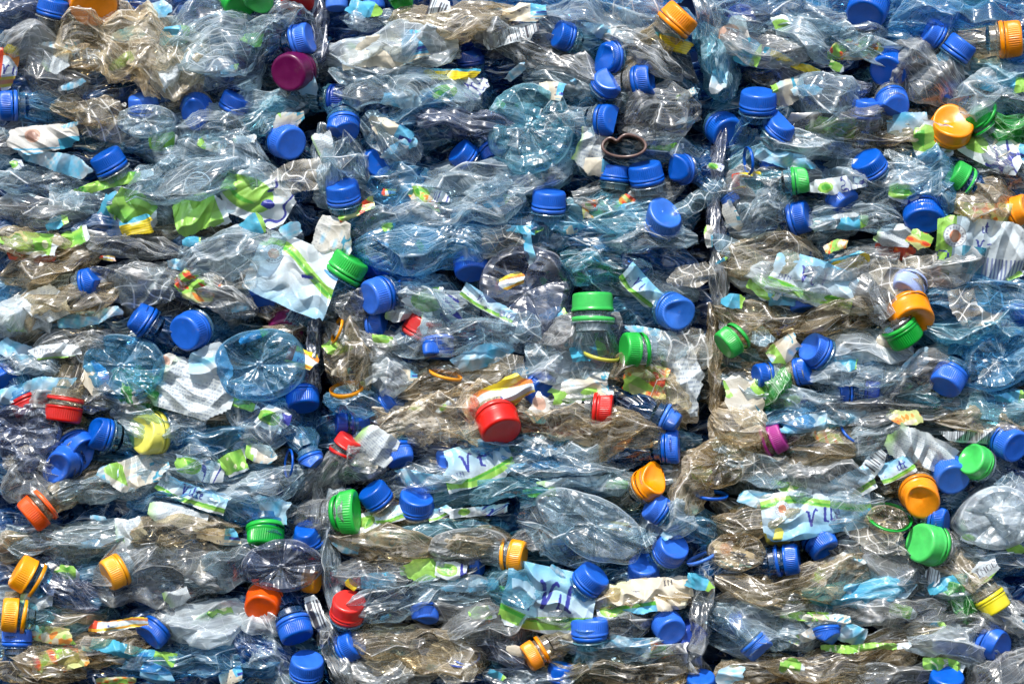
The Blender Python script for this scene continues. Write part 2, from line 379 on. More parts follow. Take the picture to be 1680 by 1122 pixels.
def deform(V, R, rng, mode, hk=1.0):
    """crushed by the press: d dent in the top, o oval, c caved to a ridge, t torn top"""
    V = V.copy(); x = V[:, 0]/(R*hk)
    if 'o' in mode or 'd' in mode or 'c' in mode:
        a = rng.uniform(0, math.pi); s = rng.uniform(.62, .8) if 'o' in mode else rng.uniform(.84, .95); k = np.clip(x, 0, 1)*.6+.4
        ca, sa = math.cos(a), math.sin(a); p = V[:, 1]*ca+V[:, 2]*sa; q = -V[:, 1]*sa+V[:, 2]*ca
        p = p*(1+(s-1)*k); q = q*(1+(1/s-1)*.5*k); V[:, 1] = p*ca-q*sa; V[:, 2] = p*sa+q*ca
    if 'd' in mode:
        a = rng.uniform(0, 6.28); c = np.array([math.cos(a), math.sin(a)])*R*rng.uniform(.2, .75)
        d2 = ((V[:, 1]-c[0])**2+(V[:, 2]-c[1])**2)/(R*R*.42)
        V[:, 0] -= R*rng.uniform(.35, .6)*np.exp(-d2)*np.clip(x*1.3-.2, 0, 1)
        V[:, 1] += wob(V[:, :1]/R, rng, 2, 2)*R*.05*x
    if 'c' in mode:
        a = rng.uniform(0, 3.14); p = V[:, 1]*math.cos(a)+V[:, 2]*math.sin(a)
        V[:, 0] -= np.abs(p)*.55*np.clip(x, 0, 1)
        V[:, 1] += R*.18*x*math.sin(a)
    V[:, 1] += wob(V/R*.8, rng, 3, 1.0)*R*.025; V[:, 2] += wob(V/R*.8, rng, 3, 1.0)*R*.025
    return V

# x, y, colour, width, direction of the top (degrees, 0 right, 90 up), turn towards the lens (90 = face on), flags, depth
CAPS = [
 (88,10,'blue',52,80,10,'u',0),(153,4,'orange',84,-80,48,'s',-5),(392,4,'green',62,-60,40,'s',0),(424,0,'lime',58,-70,45,'ds',-12),
 (264,128,'navy',48,40,40,'u',55),(236,168,'blue',56,95,20,'u',22),(320,184,'blue',60,-100,58,'',4),(388,166,'blue',54,70,15,'u',16),
 (10,174,'blue',54,190,10,'',-5),(176,262,'blue',60,112,16,'',-8),(487,0,'red',62,-80,30,'s',5),(500,64,'blue',56,18,18,'',-10),
 (479,118,'purple',67,-150,62,'s',-12),(473,234,'blue',60,-35,52,'',-5),(564,214,'blue',56,-88,34,'',-12),(560,163,'navy',52,0,20,'u',30),
 (616,268,'blue',50,0,60,'',20),(562,312,'blue',57,92,24,'',-12),(757,252,'blue',50,140,22,'',8),(812,256,'blue',52,-50,20,'du',18),
 (772,92,'navy',46,90,10,'u',40),(552,8,'sky',40,-90,12,'',10),(614,8,'blue',38,-90,5,'u',25),(658,2,'lime',46,-80,30,'d',0),
 (921,58,'blue',48,170,22,'',-12),(992,93,'blue',56,188,34,'d',-20),(999,133,'blue',54,55,40,'',-30),(1061,131,'blue',54,8,22,'',-26),
 (1001,198,'blue',52,2,24,'',-26),(1116,29,'orange',66,42,8,'',-26),(1216,38,'navy',52,-90,50,'u',25),(1244,162,'blue',60,80,22,'',-16),
 (1190,216,'blue',58,-60,55,'u',28),(1009,281,'blue',48,90,4,'',0),(1059,281,'blue',60,96,16,'',-16),(1110,278,'blue',53,185,38,'',-18),
 (901,326,'blue',58,84,14,'',-16),(1090,356,'sky',64,75,56,'d',-20),(850,303,'blue',44,-40,20,'u',30),(1200,330,'sky',30,-60,10,'',5),
 (1422,18,'blue',66,-120,44,'',-14),(1528,54,'blue',48,150,12,'',-6),(1576,76,'blue',54,55,10,'',-16),(1662,64,'orange',66,12,6,'',-20),
 (1459,114,'blue',64,-125,48,'',0),(1422,175,'blue',52,82,16,'',-10),(1466,172,'blue',54,-75,46,'c',-14),(1567,158,'blue',52,-100,46,'',6),
 (1563,204,'orange',74,70,60,'sd',-18),(1602,192,'green',48,120,12,'r',-12),(1285,206,'blue',54,58,22,'',-14),(1424,267,'blue',58,125,28,'',-10),
 (1316,295,'lime',46,2,4,'',-14),(1571,288,'lime',52,148,10,'r',-16),(1384,328,'blue',50,-55,25,'',14),(1316,356,'blue',54,15,20,'',0),
 (1516,357,'blue',66,-85,56,'',-10),(1676,344,'orange',54,20,30,'s',-10),(1264,268,'blue',36,90,15,'u',20),
 (153,463,'blue',48,5,14,'c',-6),(229,521,'blue',56,148,12,'',-12),(309,544,'blue',64,-155,56,'',-16),(5,624,'blue',46,-45,40,'',6),
 (104,680,'red',64,-92,5,'r',-16),(47,670,'crimson',50,-70,10,'du',10),(160,710,'blue',56,172,22,'d',-12),(240,712,'straw',70,-165,36,'sd',-14),
 (130,742,'blue',62,-45,44,'dso',-12),(98,764,'blue',64,-125,54,'dso',-20),(431,490,'blue',56,-95,40,'u',24),
 (572,434,'green',68,62,6,'',-16),(614,487,'blue',62,190,36,'',-20),(773,440,'blue',60,-85,30,'',10),(620,441,'navy',44,20,40,'u',36),
 (469,538,'purple',62,-90,44,'su',30),(695,532,'crimson',64,60,12,'su',16),(719,574,'blue',54,-80,14,'o',-4),(640,656,'blue',40,40,10,'u',20),
 (497,658,'blue',54,-90,26,'u',14),(560,694,'navy',38,180,10,'r',12),(594,698,'blue',38,-80,30,'u',16),(573,726,'red',48,60,8,'r',-8),
 (819,698,'red',74,-60,40,'s',-30),(655,749,'blue',52,-80,20,'u',8),(738,750,'blue',46,90,22,'u',14),(621,531,'blue',48,0,14,'u',26),
 (972,496,'lime',72,92,-4,'sr',-24),(1034,573,'green',58,172,18,'r',-20),(1111,513,'sky',64,-25,54,'d',-24),(1195,563,'lime',52,-142,16,'r',-16),
 (889,640,'blue',56,-40,40,'do',0),(993,671,'red',56,-2,6,'',-18),(1104,690,'sky',48,-30,8,'o',-18),(1104,733,'blue',50,8,10,'o',-16),
 (1248,616,'blue',42,190,20,'r',-6),(1276,717,'magenta',50,28,12,'r',-16),(1386,474,'blue',52,-55,14,'u',10),(1318,500,'blue',46,-90,14,'u',10),
 (1490,476,'lavender',62,-110,44,'sdo',-14),(1497,519,'orange',76,-70,46,'sd',-20),(1484,551,'green',60,-62,-10,'',-12),(1334,572,'blue',58,145,20,'d',-12),
 (1321,607,'blue',48,12,14,'',-10),(1554,626,'blue',60,-125,30,'',-14),(1382,646,'blue',34,180,10,'r',0),(1434,645,'navy',40,0,8,'u',8),
 (1660,729,'blue',58,-30,52,'',-10),(1597,754,'lime',60,150,44,'sd',-18),(1670,530,'blue',56,-90,40,'u',22),
 (54,843,'vermilion',62,-140,10,'r',-18),(38,940,'amber',60,150,12,'r',-18),(184,940,'amber',56,-160,22,'',-24),(16,1008,'amber',56,168,10,'r',-14),
 (28,1042,'blue',52,90,-4,'o',-4),(431,992,'vermilion',64,-100,58,'s',-12),(436,884,'green',62,-86,24,'o',-4),(248,1040,'blue',54,-130,26,'d',-10),
 (514,762,'blue',44,-60,14,'c',-12),(573,840,'green',62,0,22,'',-20),(614,810,'blue',54,125,18,'',-16),(683,820,'blue',62,80,36,'d',-14),
 (502,876,'blue',54,95,24,'u',4),(514,954,'amber',40,0,20,'u',6),(572,994,'red',62,88,36,'s',-14),(485,1036,'blue',56,-70,24,'',-14),
 (578,1058,'blue',54,30,26,'',-8),(504,1090,'blue',56,90,32,'',-16),(698,1010,'blue',46,-75,24,'d',-6),(849,912,'amber',54,-8,14,'r',-16),
 (785,928,'blue',34,0,20,'u',10),(1071,788,'orange',58,40,40,'sdo',-16),(1073,832,'blue',52,150,12,'',-14),(1103,899,'blue',58,50,46,'',-14),
 (972,947,'blue',58,55,22,'',-12),(1056,932,'blue',54,90,40,'u',22),(966,1026,'blue',58,88,10,'o',-10),(1098,1031,'blue',56,-60,58,'',-12),
 (1136,1052,'navy',62,-30,40,'u',20),(872,1076,'orange',50,-158,10,'r',-16),(920,1100,'blue',46,90,14,'u',0),(1150,1118,'blue',52,90,30,'',0),
 (1218,1020,'blue',42,20,30,'u',16),(1245,1064,'sky',50,-40,6,'',-12),(1561,782,'sky',60,-80,60,'u',0),(1512,818,'orange',68,-75,56,'sd',-16),
 (1544,855,'blue',48,-8,26,'',-10),(1518,892,'lime',70,165,38,'s',-20),(1276,878,'straw',56,-85,14,'so',-8),(1351,898,'blue',62,-70,30,'do',-4),
 (1299,917,'blue',54,0,10,'r',-16),(1632,993,'yellow',52,-60,6,'s',-16),(1358,1045,'blue',48,-80,18,'',-8),(1636,1058,'blue',72,-35,30,'dos',-10),
 (1553,1116,'blue',60,90,30,'',-12),
]
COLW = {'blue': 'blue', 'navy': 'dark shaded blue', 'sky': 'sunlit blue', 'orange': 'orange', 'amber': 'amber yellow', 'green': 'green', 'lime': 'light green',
        'red': 'red', 'vermilion': 'orange-red', 'purple': 'purple', 'magenta': 'magenta', 'yellow': 'yellow', 'straw': 'pale yellow', 'lavender': 'lavender', 'crimson': 'dull red'}

def region_tint(x, y, rng):
    """which plastics press together where"""
    r = rng.random()
    if x < 330 and y < 240: pool = ['clear', 'beige', 'grey', 'clear', 'brown', 'clear']
    elif y > 880 and x > 1150: pool = ['brown', 'clear', 'grey', 'brown', 'blue', 'clear']
    elif x > 1150 and y > 380: pool = ['grey', 'brown', 'clear', 'clear', 'blue', 'teal']
    elif y > 800: pool = ['clear', 'grey', 'brown', 'blue', 'clear', 'teal']
    elif x < 520 and y > 380: pool = ['grey', 'clear', 'brown', 'clear', 'blue']
    elif 560 < x < 1150 and y > 600: pool = ['clear', 'brown', 'grey', 'blue', 'clear']
    else: pool = ['clear', 'blue', 'clear', 'blue', 'grey', 'teal', 'deep', 'clear']
    return pool[int(r*len(pool))]

def to_world(V, F3, org):
    """picture-unit local verts -> metres in the world frame, relative to the thing's base"""
    return (V@F3)*S+org

for ci, (x, y, col, D, ang, tilt, fl, dep) in enumerate(CAPS):
    rng = nrng(); R = D/2/1.03*rng.uniform(.94, 1.03); dep += rng.uniform(-8, 3); ang += rng.uniform(-8, 8)
    if 's' not in fl and 'r' not in fl and rng.random() < .25: fl += rng.choice(['d', 'o', 'c'])
    a, t = math.radians(ang), math.radians(tilt)
    ax = np.array([math.cos(a)*math.cos(t), -math.sin(t), math.sin(a)*math.cos(t)])
    up = rng.normal(size=3); F3 = frame(ax, up)
    hk = rng.uniform(.82, .98)
    ctr = P(x, y, dep)-ax*(R*hk*.5)*S          # base plane of the cap
    th = empty('capped_bottle', ctr)
    V, F = cap_mesh(R, 's' in fl, hk); V = deform(V, R, rng, fl, hk)
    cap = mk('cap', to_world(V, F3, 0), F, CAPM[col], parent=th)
    gap = .30 if 'r' in fl else .05
    Vb, Fb = band_mesh(R, .24, -gap*R)
    tl = rng.uniform(-.2, .2) if 'r' in fl else rng.uniform(-.04, .04); Vb[:, 0] += Vb[:, 1]*tl
    mk('tamper_band', to_world(deform(Vb, R, rng, '', hk), F3, 0), Fb, CAPM[col], parent=th)
    Vn, Fn = neck_mesh(R); Vn[:, 0] += .0*R-(.25*R if 'r' in fl else .12*R)
    tint = region_tint(x, y, rng)
    if col in ('red', 'amber', 'orange', 'vermilion') and rng.random() < .5: tint = 'brown'
    if col in ('blue', 'sky', 'navy') and rng.random() < .45: tint = 'blue' if rng.random() < .6 else 'deep'
    if x == 1299 or x == 1382: tint = 'deep'
    mk('neck', to_world(Vn, F3, 0), Fn, FILM[tint], curv=np.zeros(len(Vn)), sheet=Vn*S, parent=th, crease=np.full((Fn.size, 3), -9.))
    # the crushed body runs from the neck back into the bale
    L = rng.uniform(150, 210); hz = rng.uniform(22, 34); hy = rng.uniform(46, 62)
    bd = -ax.copy(); bd[1] += .25; bd[2] *= .8; Fb3 = frame(bd)
    pr = lens_prof(.28, .5, .10)
    V, T, cr, cv, sh = crumple_tube(L, hz, hy, rng, pr, cell=(30, 19), lev=3, round_r=R*.86, amp=.14)
    V[:, 0] += .3*R
    Vw = V@Fb3; s = np.clip(V[:, 0]/L, 0, 1.1); Vw[:, 1] += 95*s*s*(1-max(0, math.sin(t))*.6)+18*np.clip(s*3, 0, 1)
    Vw[:, 2] += (-ax[2]*0)
    mk('body', Vw*S+(-ax*.55*R*S), T, FILM[tint], cr, cv, sh, parent=th, fold=crumple_tube.fold)
    state = 'crushed and dented ' if ('d' in fl or 'c' in fl) else ('squashed ' if 'o' in fl else '')
    look = 'smooth ' if 's' in fl and not state else ''
    if 'r' in fl: look += 'loose-banded '
    cap['label'] = f'{state}{look}{COLW[col]} screw cap'.strip()
    LABELS.append([th, f'bottle with {state}{look}{COLW[col]} cap', x, y, 'cap', col])
    th['category'] = 'bottle'; th['group'] = 'capped bottles pressed into the bales'

# ------------------------------------------------------------------ crushed bottles without a cap in view
def film_bottle(x, y, w, h, ang, tint, dep, amp=.15, pleat=3.0, ribs=0.0, cell=(34, 19), deepk=1.25, name='crushed_bottle', lev=3, prof=None, yaw=None, linew=2.0):
    rng = nrng(); a = math.radians(ang); yw = math.radians(rng.uniform(-9, 9) if yaw is None else yaw)
    ax = np.array([math.cos(a)*math.cos(yw), math.sin(yw), math.sin(a)*math.cos(yw)])
    F3 = frame(ax, (-math.sin(a), 0, math.cos(a)))
    hz = h/2; hy = min(h*.5*deepk+16, 58)
    if prof is None: prof = lens_prof(rng.uniform(.08, .42), rng.uniform(.08, .42), rng.uniform(.1, .4))
    V, T, cr, cv, sh = crumple_tube(w, hz, hy, rng, prof, cell=cell, lev=lev, amp=amp, pleat=pleat, ribs=ribs, linew=linew)
    V[:, 0] -= w/2
    V[:, 2] += rng.uniform(-.13, .13)*w*((V[:, 0]/w*2)**2-.4)*.6
    kk = (tri(V[:, 0]/rng.uniform(80, 190)+V[:, 1]/rng.uniform(150, 400)+.35*wob(V/110, rng, 3, 1.5)+rng.random())-.5); V[:, 2] += kk*hz*rng.uniform(.05, .36); V[:, 1] += (tri(V[:, 0]/rng.uniform(60, 140)+.3*wob(V/110, rng, 3, 1.5)+rng.random())-.5)*hy*.35
    if name is None: return (V@F3)*S+P(x, y, dep+hy*.55), T, cr, cv, sh, crumple_tube.fold
    o = mk(name, (V@F3)*S, T, FILM[tint], cr, cv, sh, fold=crumple_tube.fold); o.location = P(x, y, dep+hy*.55)
    return o
TW = {'clear': 'clear', 'grey': 'greyish', 'blue': 'pale blue', 'deep': 'deep blue', 'teal': 'teal-tinted', 'brown': 'brownish', 'beige': 'beige',
      'milk': 'milky white', 'green': 'green', 'aqua': 'aqua', 'dusk': 'dusky', 'wine': 'dark red', 'sapph': 'bright blue', 'rose': 'pink'}
# x, y, width, height, angle, tint, depth
FILMS = [
 (215,85,250,110,-12,'beige',-8),(60,70,150,50,8,'grey',0),(50,25,150,44,-6,'dusk',4),(85,125,130,70,-10,'grey',-4),(355,80,190,120,14,'clear',-16),(300,120,90,60,50,'milk',-8),
 (150,185,130,46,-12,'brown',-4),(330,215,240,74,12,'clear',4),(365,250,150,60,-10,'clear',-6),(200,215,100,40,-15,'grey',4),(65,300,150,46,-4,'clear',-8),(310,300,230,66,10,'clear',-14),
 (70,345,180,40,-8,'grey',-4),(150,330,170,40,5,'clear',0),(430,300,120,60,-20,'clear',-6),(440,190,110,46,30,'teal',0),(470,30,100,40,8,'clear',-4),(430,60,110,60,25,'clear',-8),
 (60,400,180,50,-5,'brown',-2),(90,430,170,50,20,'brown',-6),(210,400,170,36,-10,'grey',-6),(390,410,210,70,14,'clear',-14),(230,455,240,40,-4,'grey',-10),(330,480,190,54,-16,'grey',-8),
 (90,500,220,60,18,'brown',-6),(40,520,110,60,20,'milk',-8),(130,560,140,40,8,'grey',-6),(60,600,120,40,-6,'clear',-2),(150,650,230,36,4,'grey',-12),(260,690,150,50,-10,'clear',-4),
 (430,690,120,70,-20,'clear',-8),(380,720,180,50,10,'blue',2),(60,730,110,80,30,'dusk',2),(300,770,160,56,-10,'clear',-6),(60,790,110,70,10,'grey',-8),(170,800,210,40,5,'clear',-8),
 (420,800,170,44,10,'clear',-6),(330,830,230,46,-8,'blue',-4),(100,880,240,52,2,'clear',-10),(300,870,190,50,6,'brown',-12),(270,940,230,84,4,'grey',-14),(110,960,130,60,-30,'dusk',-8),
 (400,920,190,60,15,'clear',-10),(330,1020,170,60,6,'milk',-10),(90,1000,160,46,-10,'brown',-2),(140,1060,260,56,8,'brown',-10),(330,1085,300,50,2,'blue',-6),(60,1100,160,40,-4,'brown',-8),
 (430,1060,120,50,-30,'deep',0),(460,1085,120,60,-40,'clear',-8),(430,1020,90,40,-10,'milk',-12),
 (640,85,220,70,4,'milk',-14),(740,40,220,56,8,'brown',-8),(850,60,180,50,-12,'grey',-8),(620,30,120,30,4,'clear',-4),(670,150,230,60,-3,'clear',-12),(620,140,160,40,-20,'clear',-6),
 (900,100,220,46,-20,'grey',-8),(1000,40,220,60,-8,'clear',-8),(1080,90,200,56,-24,'grey',-12),(760,200,220,50,-8,'dusk',0),(700,180,160,50,10,'blue',0),(640,230,110,50,-40,'clear',-8),
 (960,150,200,40,-15,'clear',-10),(1090,190,150,70,6,'grey',-18),(1085,245,130,40,-4,'clear',-2),(870,290,160,60,30,'clear',-10),(760,300,190,60,4,'clear',-14),(720,350,280,70,10,'clear',-16),
 (700,400,240,80,6,'blue',-10),(820,360,180,40,-4,'blue',-6),(1010,350,200,50,-3,'teal',-8),(1060,390,160,44,4,'clear',-16),(970,390,190,46,-8,'blue',-10),(930,375,110,30,-4,'aqua',-2),
 (1080,430,160,50,-3,'deep',0),(1000,440,170,60,-15,'teal',-6),(1030,320,180,40,6,'grey',-4),(840,230,60,80,60,'clear',-8),(650,300,100,60,30,'blue',-4),(560,270,80,60,-50,'clear',-6),
 (700,490,170,60,-12,'clear',-16),(560,500,100,50,-10,'grey',-8),(760,550,240,60,6,'clear',-10),(600,560,160,50,-20,'grey',-4),(640,620,90,70,-10,'milk',-12),(560,590,100,110,10,'brown',-12),
 (570,660,120,40,-12,'blue',-4),(712,690,215,80,12,'beige',-10),(750,620,200,50,16,'brown',-6),(940,550,160,80,18,'grey',-10),(930,610,160,50,6,'milk',-12),(940,690,240,50,-4,'brown',-10),
 (1010,710,200,70,6,'brown',-12),(1060,610,130,60,-10,'brown',-8),(1080,660,110,70,30,'beige',-6),(870,740,260,50,-6,'blue',-4),(700,720,200,40,-14,'dusk',2),(930,760,230,56,6,'clear',-8),
 (1010,790,240,30,4,'clear',-8),(800,810,220,34,8,'teal',-6),(700,780,160,50,8,'clear',-8),(600,750,80,70,-25,'grey',-10),(560,850,60,80,5,'clear',-4),(620,890,210,52,-5,'brown',-14),
 (700,870,200,30,4,'teal',-6),(760,890,170,50,4,'brown',-12),(680,930,260,44,6,'grey',-8),(900,880,120,40,10,'grey',-4),(950,870,200,90,-10,'clear',-16),(1090,860,110,60,40,'clear',-14),
 (660,980,200,56,14,'clear',-12),(740,1000,180,50,-8,'grey',-8),(760,970,160,40,-4,'clear',-6),(840,960,150,60,10,'teal',-10),(840,1020,240,60,12,'grey',-12),(680,1060,240,60,-6,'brown',-14),
 (800,1070,190,50,-4,'dusk',0),(620,1100,190,44,-6,'grey',-10),(1010,1020,140,40,4,'grey',-8),(1040,980,180,40,3,'brown',-10),(1010,1060,220,40,-3,'clear',-10),(1020,1100,260,44,2,'brown',-12),
 (880,1105,180,40,4,'clear',-6),(1120,1080,60,90,80,'grey',-8),
 (1290,30,240,56,-6,'clear',-8),(1360,60,200,60,-6,'clear',-12),(1260,80,170,56,-14,'grey',-8),(1500,30,140,60,8,'blue',-2),(1600,30,220,60,-10,'blue',-6),(1430,80,180,40,-14,'clear',-10),
 (1520,120,150,90,-35,'grey',-14),(1640,120,170,44,-4,'teal',-8),(1620,160,160,60,6,'clear',-10),(1330,130,190,40,-14,'dusk',-2),(1360,160,130,60,-16,'clear',-12),(1380,205,180,60,6,'grey',-12),
 (1470,220,180,44,6,'brown',-8),(1340,240,200,40,-6,'clear',-8),(1440,290,170,50,-4,'clear',-6),(1230,320,150,70,-10,'grey',-10),(1290,290,110,40,0,'grey',-8),(1250,350,120,70,30,'clear',-12),
 (1400,360,190,44,-5,'clear',-6),(1630,270,130,44,-20,'grey',-12),(1620,330,150,54,-10,'brown',-10),(1520,300,120,90,20,'blue',-8),(1460,330,120,40,0,'clear',-6),(1640,370,120,40,-6,'grey',-6),
 (1250,420,190,70,4,'brown',-10),(1380,440,200,40,14,'grey',-8),(1290,470,180,50,-14,'milk',-10),(1250,520,160,40,-4,'brown',-8),(1370,520,180,50,12,'brown',-8),(1540,440,180,60,4,'grey',-8),
 (1620,490,200,56,-4,'blue',-8),(1610,540,180,44,4,'teal',-8),(1420,570,150,50,-8,'milk',-8),(1400,620,200,50,-4,'clear',-8),(1290,650,220,44,-8,'clear',-10),(1500,610,130,60,30,'grey',-8),
 (1590,660,230,44,-6,'teal',-6),(1460,670,260,36,2,'grey',-4),(1310,690,170,40,8,'blue',-4),(1260,640,70,80,-40,'green',-6),(1215,700,100,70,-30,'beige',-10),(1230,770,150,50,-15,'clear',-12),
 (1350,730,200,60,6,'brown',-8),(1430,720,120,70,15,'clear',-8),(1350,780,160,60,-8,'grey',-10),(1620,690,180,44,-4,'brown',-4),(1230,850,170,54,10,'brown',-10),(1330,830,230,60,4,'clear',-8),
 (1640,840,110,90,10,'milk',-14),(1620,910,180,44,-4,'clear',-8),(1440,920,180,60,-20,'grey',-10),(1370,940,180,60,16,'brown',-12),(1250,960,230,44,-4,'brown',-10),(1400,970,200,34,4,'aqua',-10),
 (1480,1000,230,50,2,'grey',-12),(1260,990,200,40,-6,'grey',-8),(1230,1020,150,60,-20,'clear',-10),(1560,1060,150,54,-12,'milk',-14),(1380,1085,260,50,6,'brown',-10),(1230,1100,180,40,4,'brown',-8),
 (1480,1050,190,40,10,'brown',-6),(1580,960,150,50,-10,'clear',-8),(1640,1010,120,60,-30,'grey',-4),(1440,1105,220,40,6,'grey',-8),(1640,1100,120,60,40,'grey',-10),(1590,1020,160,30,2,'grey',-8),
 (1186,500,190,28,-84,'grey',-2),(1172,590,180,20,-88,'brown',4),(1180,400,150,22,-84,'dusk',10),(1176,290,170,20,86,'dusk',14),(1165,60,150,40,-80,'clear',-4),(1176,100,130,60,-70,'teal',-4),
 (548,960,190,28,-80,'clear',-10),(560,1080,150,44,-66,'grey',-10),(524,820,160,20,-86,'grey',6),(540,280,150,40,-80,'clear',-8),(515,580,150,24,88,'dusk',6),(1150,1010,150,30,80,'grey',-2),
 (575,245,110,30,-60,'clear',-10),(520,60,120,26,88,'dusk',10),(1130,790,120,60,60,'brown',-6),
 (913,706,120,40,-4,'wine',4),(1577,986,90,36,-50,'green',-4),(237,640,80,70,30,'green',-10),(1650,210,120,44,-10,'green',-6),(1365,690,90,26,10,'teal',-8),
]
random.seed(5)
for (x, y, w, h, ang, tint, dep) in FILMS:
    rng = np.random.default_rng(int(x*7+y)); rb = 1.0 if rng.random() < .25 else 0
    big = h >= 65
    if abs(ang) < 60:                                   # a bottle stays inside its own bale
        c_, hw = math.cos(math.radians(ang)), w*.53
        for sx in (523, 1158):
            if x < sx and x+hw*c_ > sx-9: cut = (x+hw*c_-(sx-9))/c_; w -= cut*.94; x -= cut*.5*c_; hw = w*.53
            elif x >= sx and x-hw*c_ < sx+9: cut = ((sx+9)-(x-hw*c_))/c_; w -= cut*.94; x += cut*.5*c_; hw = w*.53
        w = max(w, 50)
    o = film_bottle(x, y, w*1.06, h*1.12, ang, tint, dep+rng.uniform(-6, 8), ribs=rb, amp=.17 if big else .19, pleat=4.0 if tint == 'beige' else 3.2,
                    cell=(22, 15) if tint == 'beige' else ((44, 27) if h > 56 else (40, 22)))
    shape = 'thin' if h < 44 else ('broad' if h > 70 else '')
    LABELS.append([o, f'{shape} crushed {TW[tint]} plastic bottle'.strip(), x, y, 'film', tint]); o['category'] = 'bottle'; o['group'] = 'crushed bottles showing their sides'
# the layers between: pressed flat, a little further in
rg = np.random.default_rng(77)
BALES = [(-60, 518), (532, 1146), (1168, 1740)]
yy = -6
Vs, Ts, Cs, Cf, Us, Hs, Fs, Ms, off = [], [], [], [], [], [], [], [], 0
MN = ['clear', 'grey', 'blue', 'deep', 'teal', 'brown', 'beige', 'milk']; nfilm = len(FILMS)
def to_mass(r, tint):
    global off
    V, T, cr, cv, sh, fo = r
    Vs.append(V); Ts.append(T+off); Cs.append(cr[0]); Cf.append(cr[1]); Us.append(cv); Hs.append(sh); Fs.append(fo); Ms.append(np.full(len(T), MN.index(tint))); off += len(V)
row = 0
while yy < 1140:
    for (b0, b1) in BALES:
        xx = b0+rg.uniform(-30, 60)
        while xx < b1-60:
            w = rg.uniform(150, 290); w = min(w, b1-xx+4)
            cx = xx+w/2; cyy = yy+rg.uniform(-16, 16); xx += w*.92
            tint = region_tint(cx, cyy, rg)
            if rg.random() < .6: tint = 'deep' if rg.random() < .6 else 'blue'  # inner layers tinted bluer to paint in the blue of their shadow
            h = rg.uniform(44, 70)
            ar = (cx, cyy, w, h, rg.uniform(-12, 12), tint, rg.uniform(22, 60))
            if nfilm >= 298 or w < 215: to_mass(film_bottle(*ar, lev=3, cell=(40, 24), name=None), tint); continue
            nfilm += 1; o = film_bottle(*ar, lev=3, cell=(40, 24))
            LABELS.append([o, f'crushed {TW[tint]} plastic bottle pressed deep', cx, cyy, 'film', tint]); o['category'] = 'bottle'; o['group'] = 'crushed bottles deeper in the bales'
    yy += 47
# the mass behind, that nobody could count
for k in range(150):
    x, y = rg.uniform(-80, 1760), (k+.5)/150*1240-60
    V, T, cr, cv, sh = crumple_tube(rg.uniform(220, 330), rg.uniform(30, 44), 50, rg, lens_prof(.3, .3, .2), cell=(44, 28), lev=2)
    F3 = frame((math.cos(.1*rg.normal()), .2*rg.normal(), .15*rg.normal())); V[:, 0] -= 130
    V = (V@F3)*S+P(x, y, rg.uniform(120, 150)); to_mass((V, T, cr, cv, sh, crumple_tube.fold), 'deep')  # all deep blue: shadow colour put into the tint
o = mk('pressed_bottle_mass', np.concatenate(Vs), np.concatenate(Ts), [FILM[k] for k in MN], (np.concatenate(Cs), np.concatenate(Cf)), np.concatenate(Us), np.concatenate(Hs), fold=np.concatenate(Fs), slots=np.concatenate(Ms))
tag(o, 'mass of flattened bottles deep inside the bales, tinted dark blue for shade', 'bottles', None, 'stuff')
# backing sheet, its dark navy standing for the shade deep between bottles
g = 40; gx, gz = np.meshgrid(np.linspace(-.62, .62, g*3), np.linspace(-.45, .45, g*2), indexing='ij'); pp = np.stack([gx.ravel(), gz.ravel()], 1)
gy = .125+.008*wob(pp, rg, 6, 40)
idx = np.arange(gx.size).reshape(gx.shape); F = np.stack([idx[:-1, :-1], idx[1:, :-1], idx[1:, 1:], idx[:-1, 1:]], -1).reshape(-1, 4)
o = mk('background', np.stack([pp[:, 0], gy, pp[:, 1]], 1), F, GAP_SHADE); tag(o, None, None, None, 'structure')

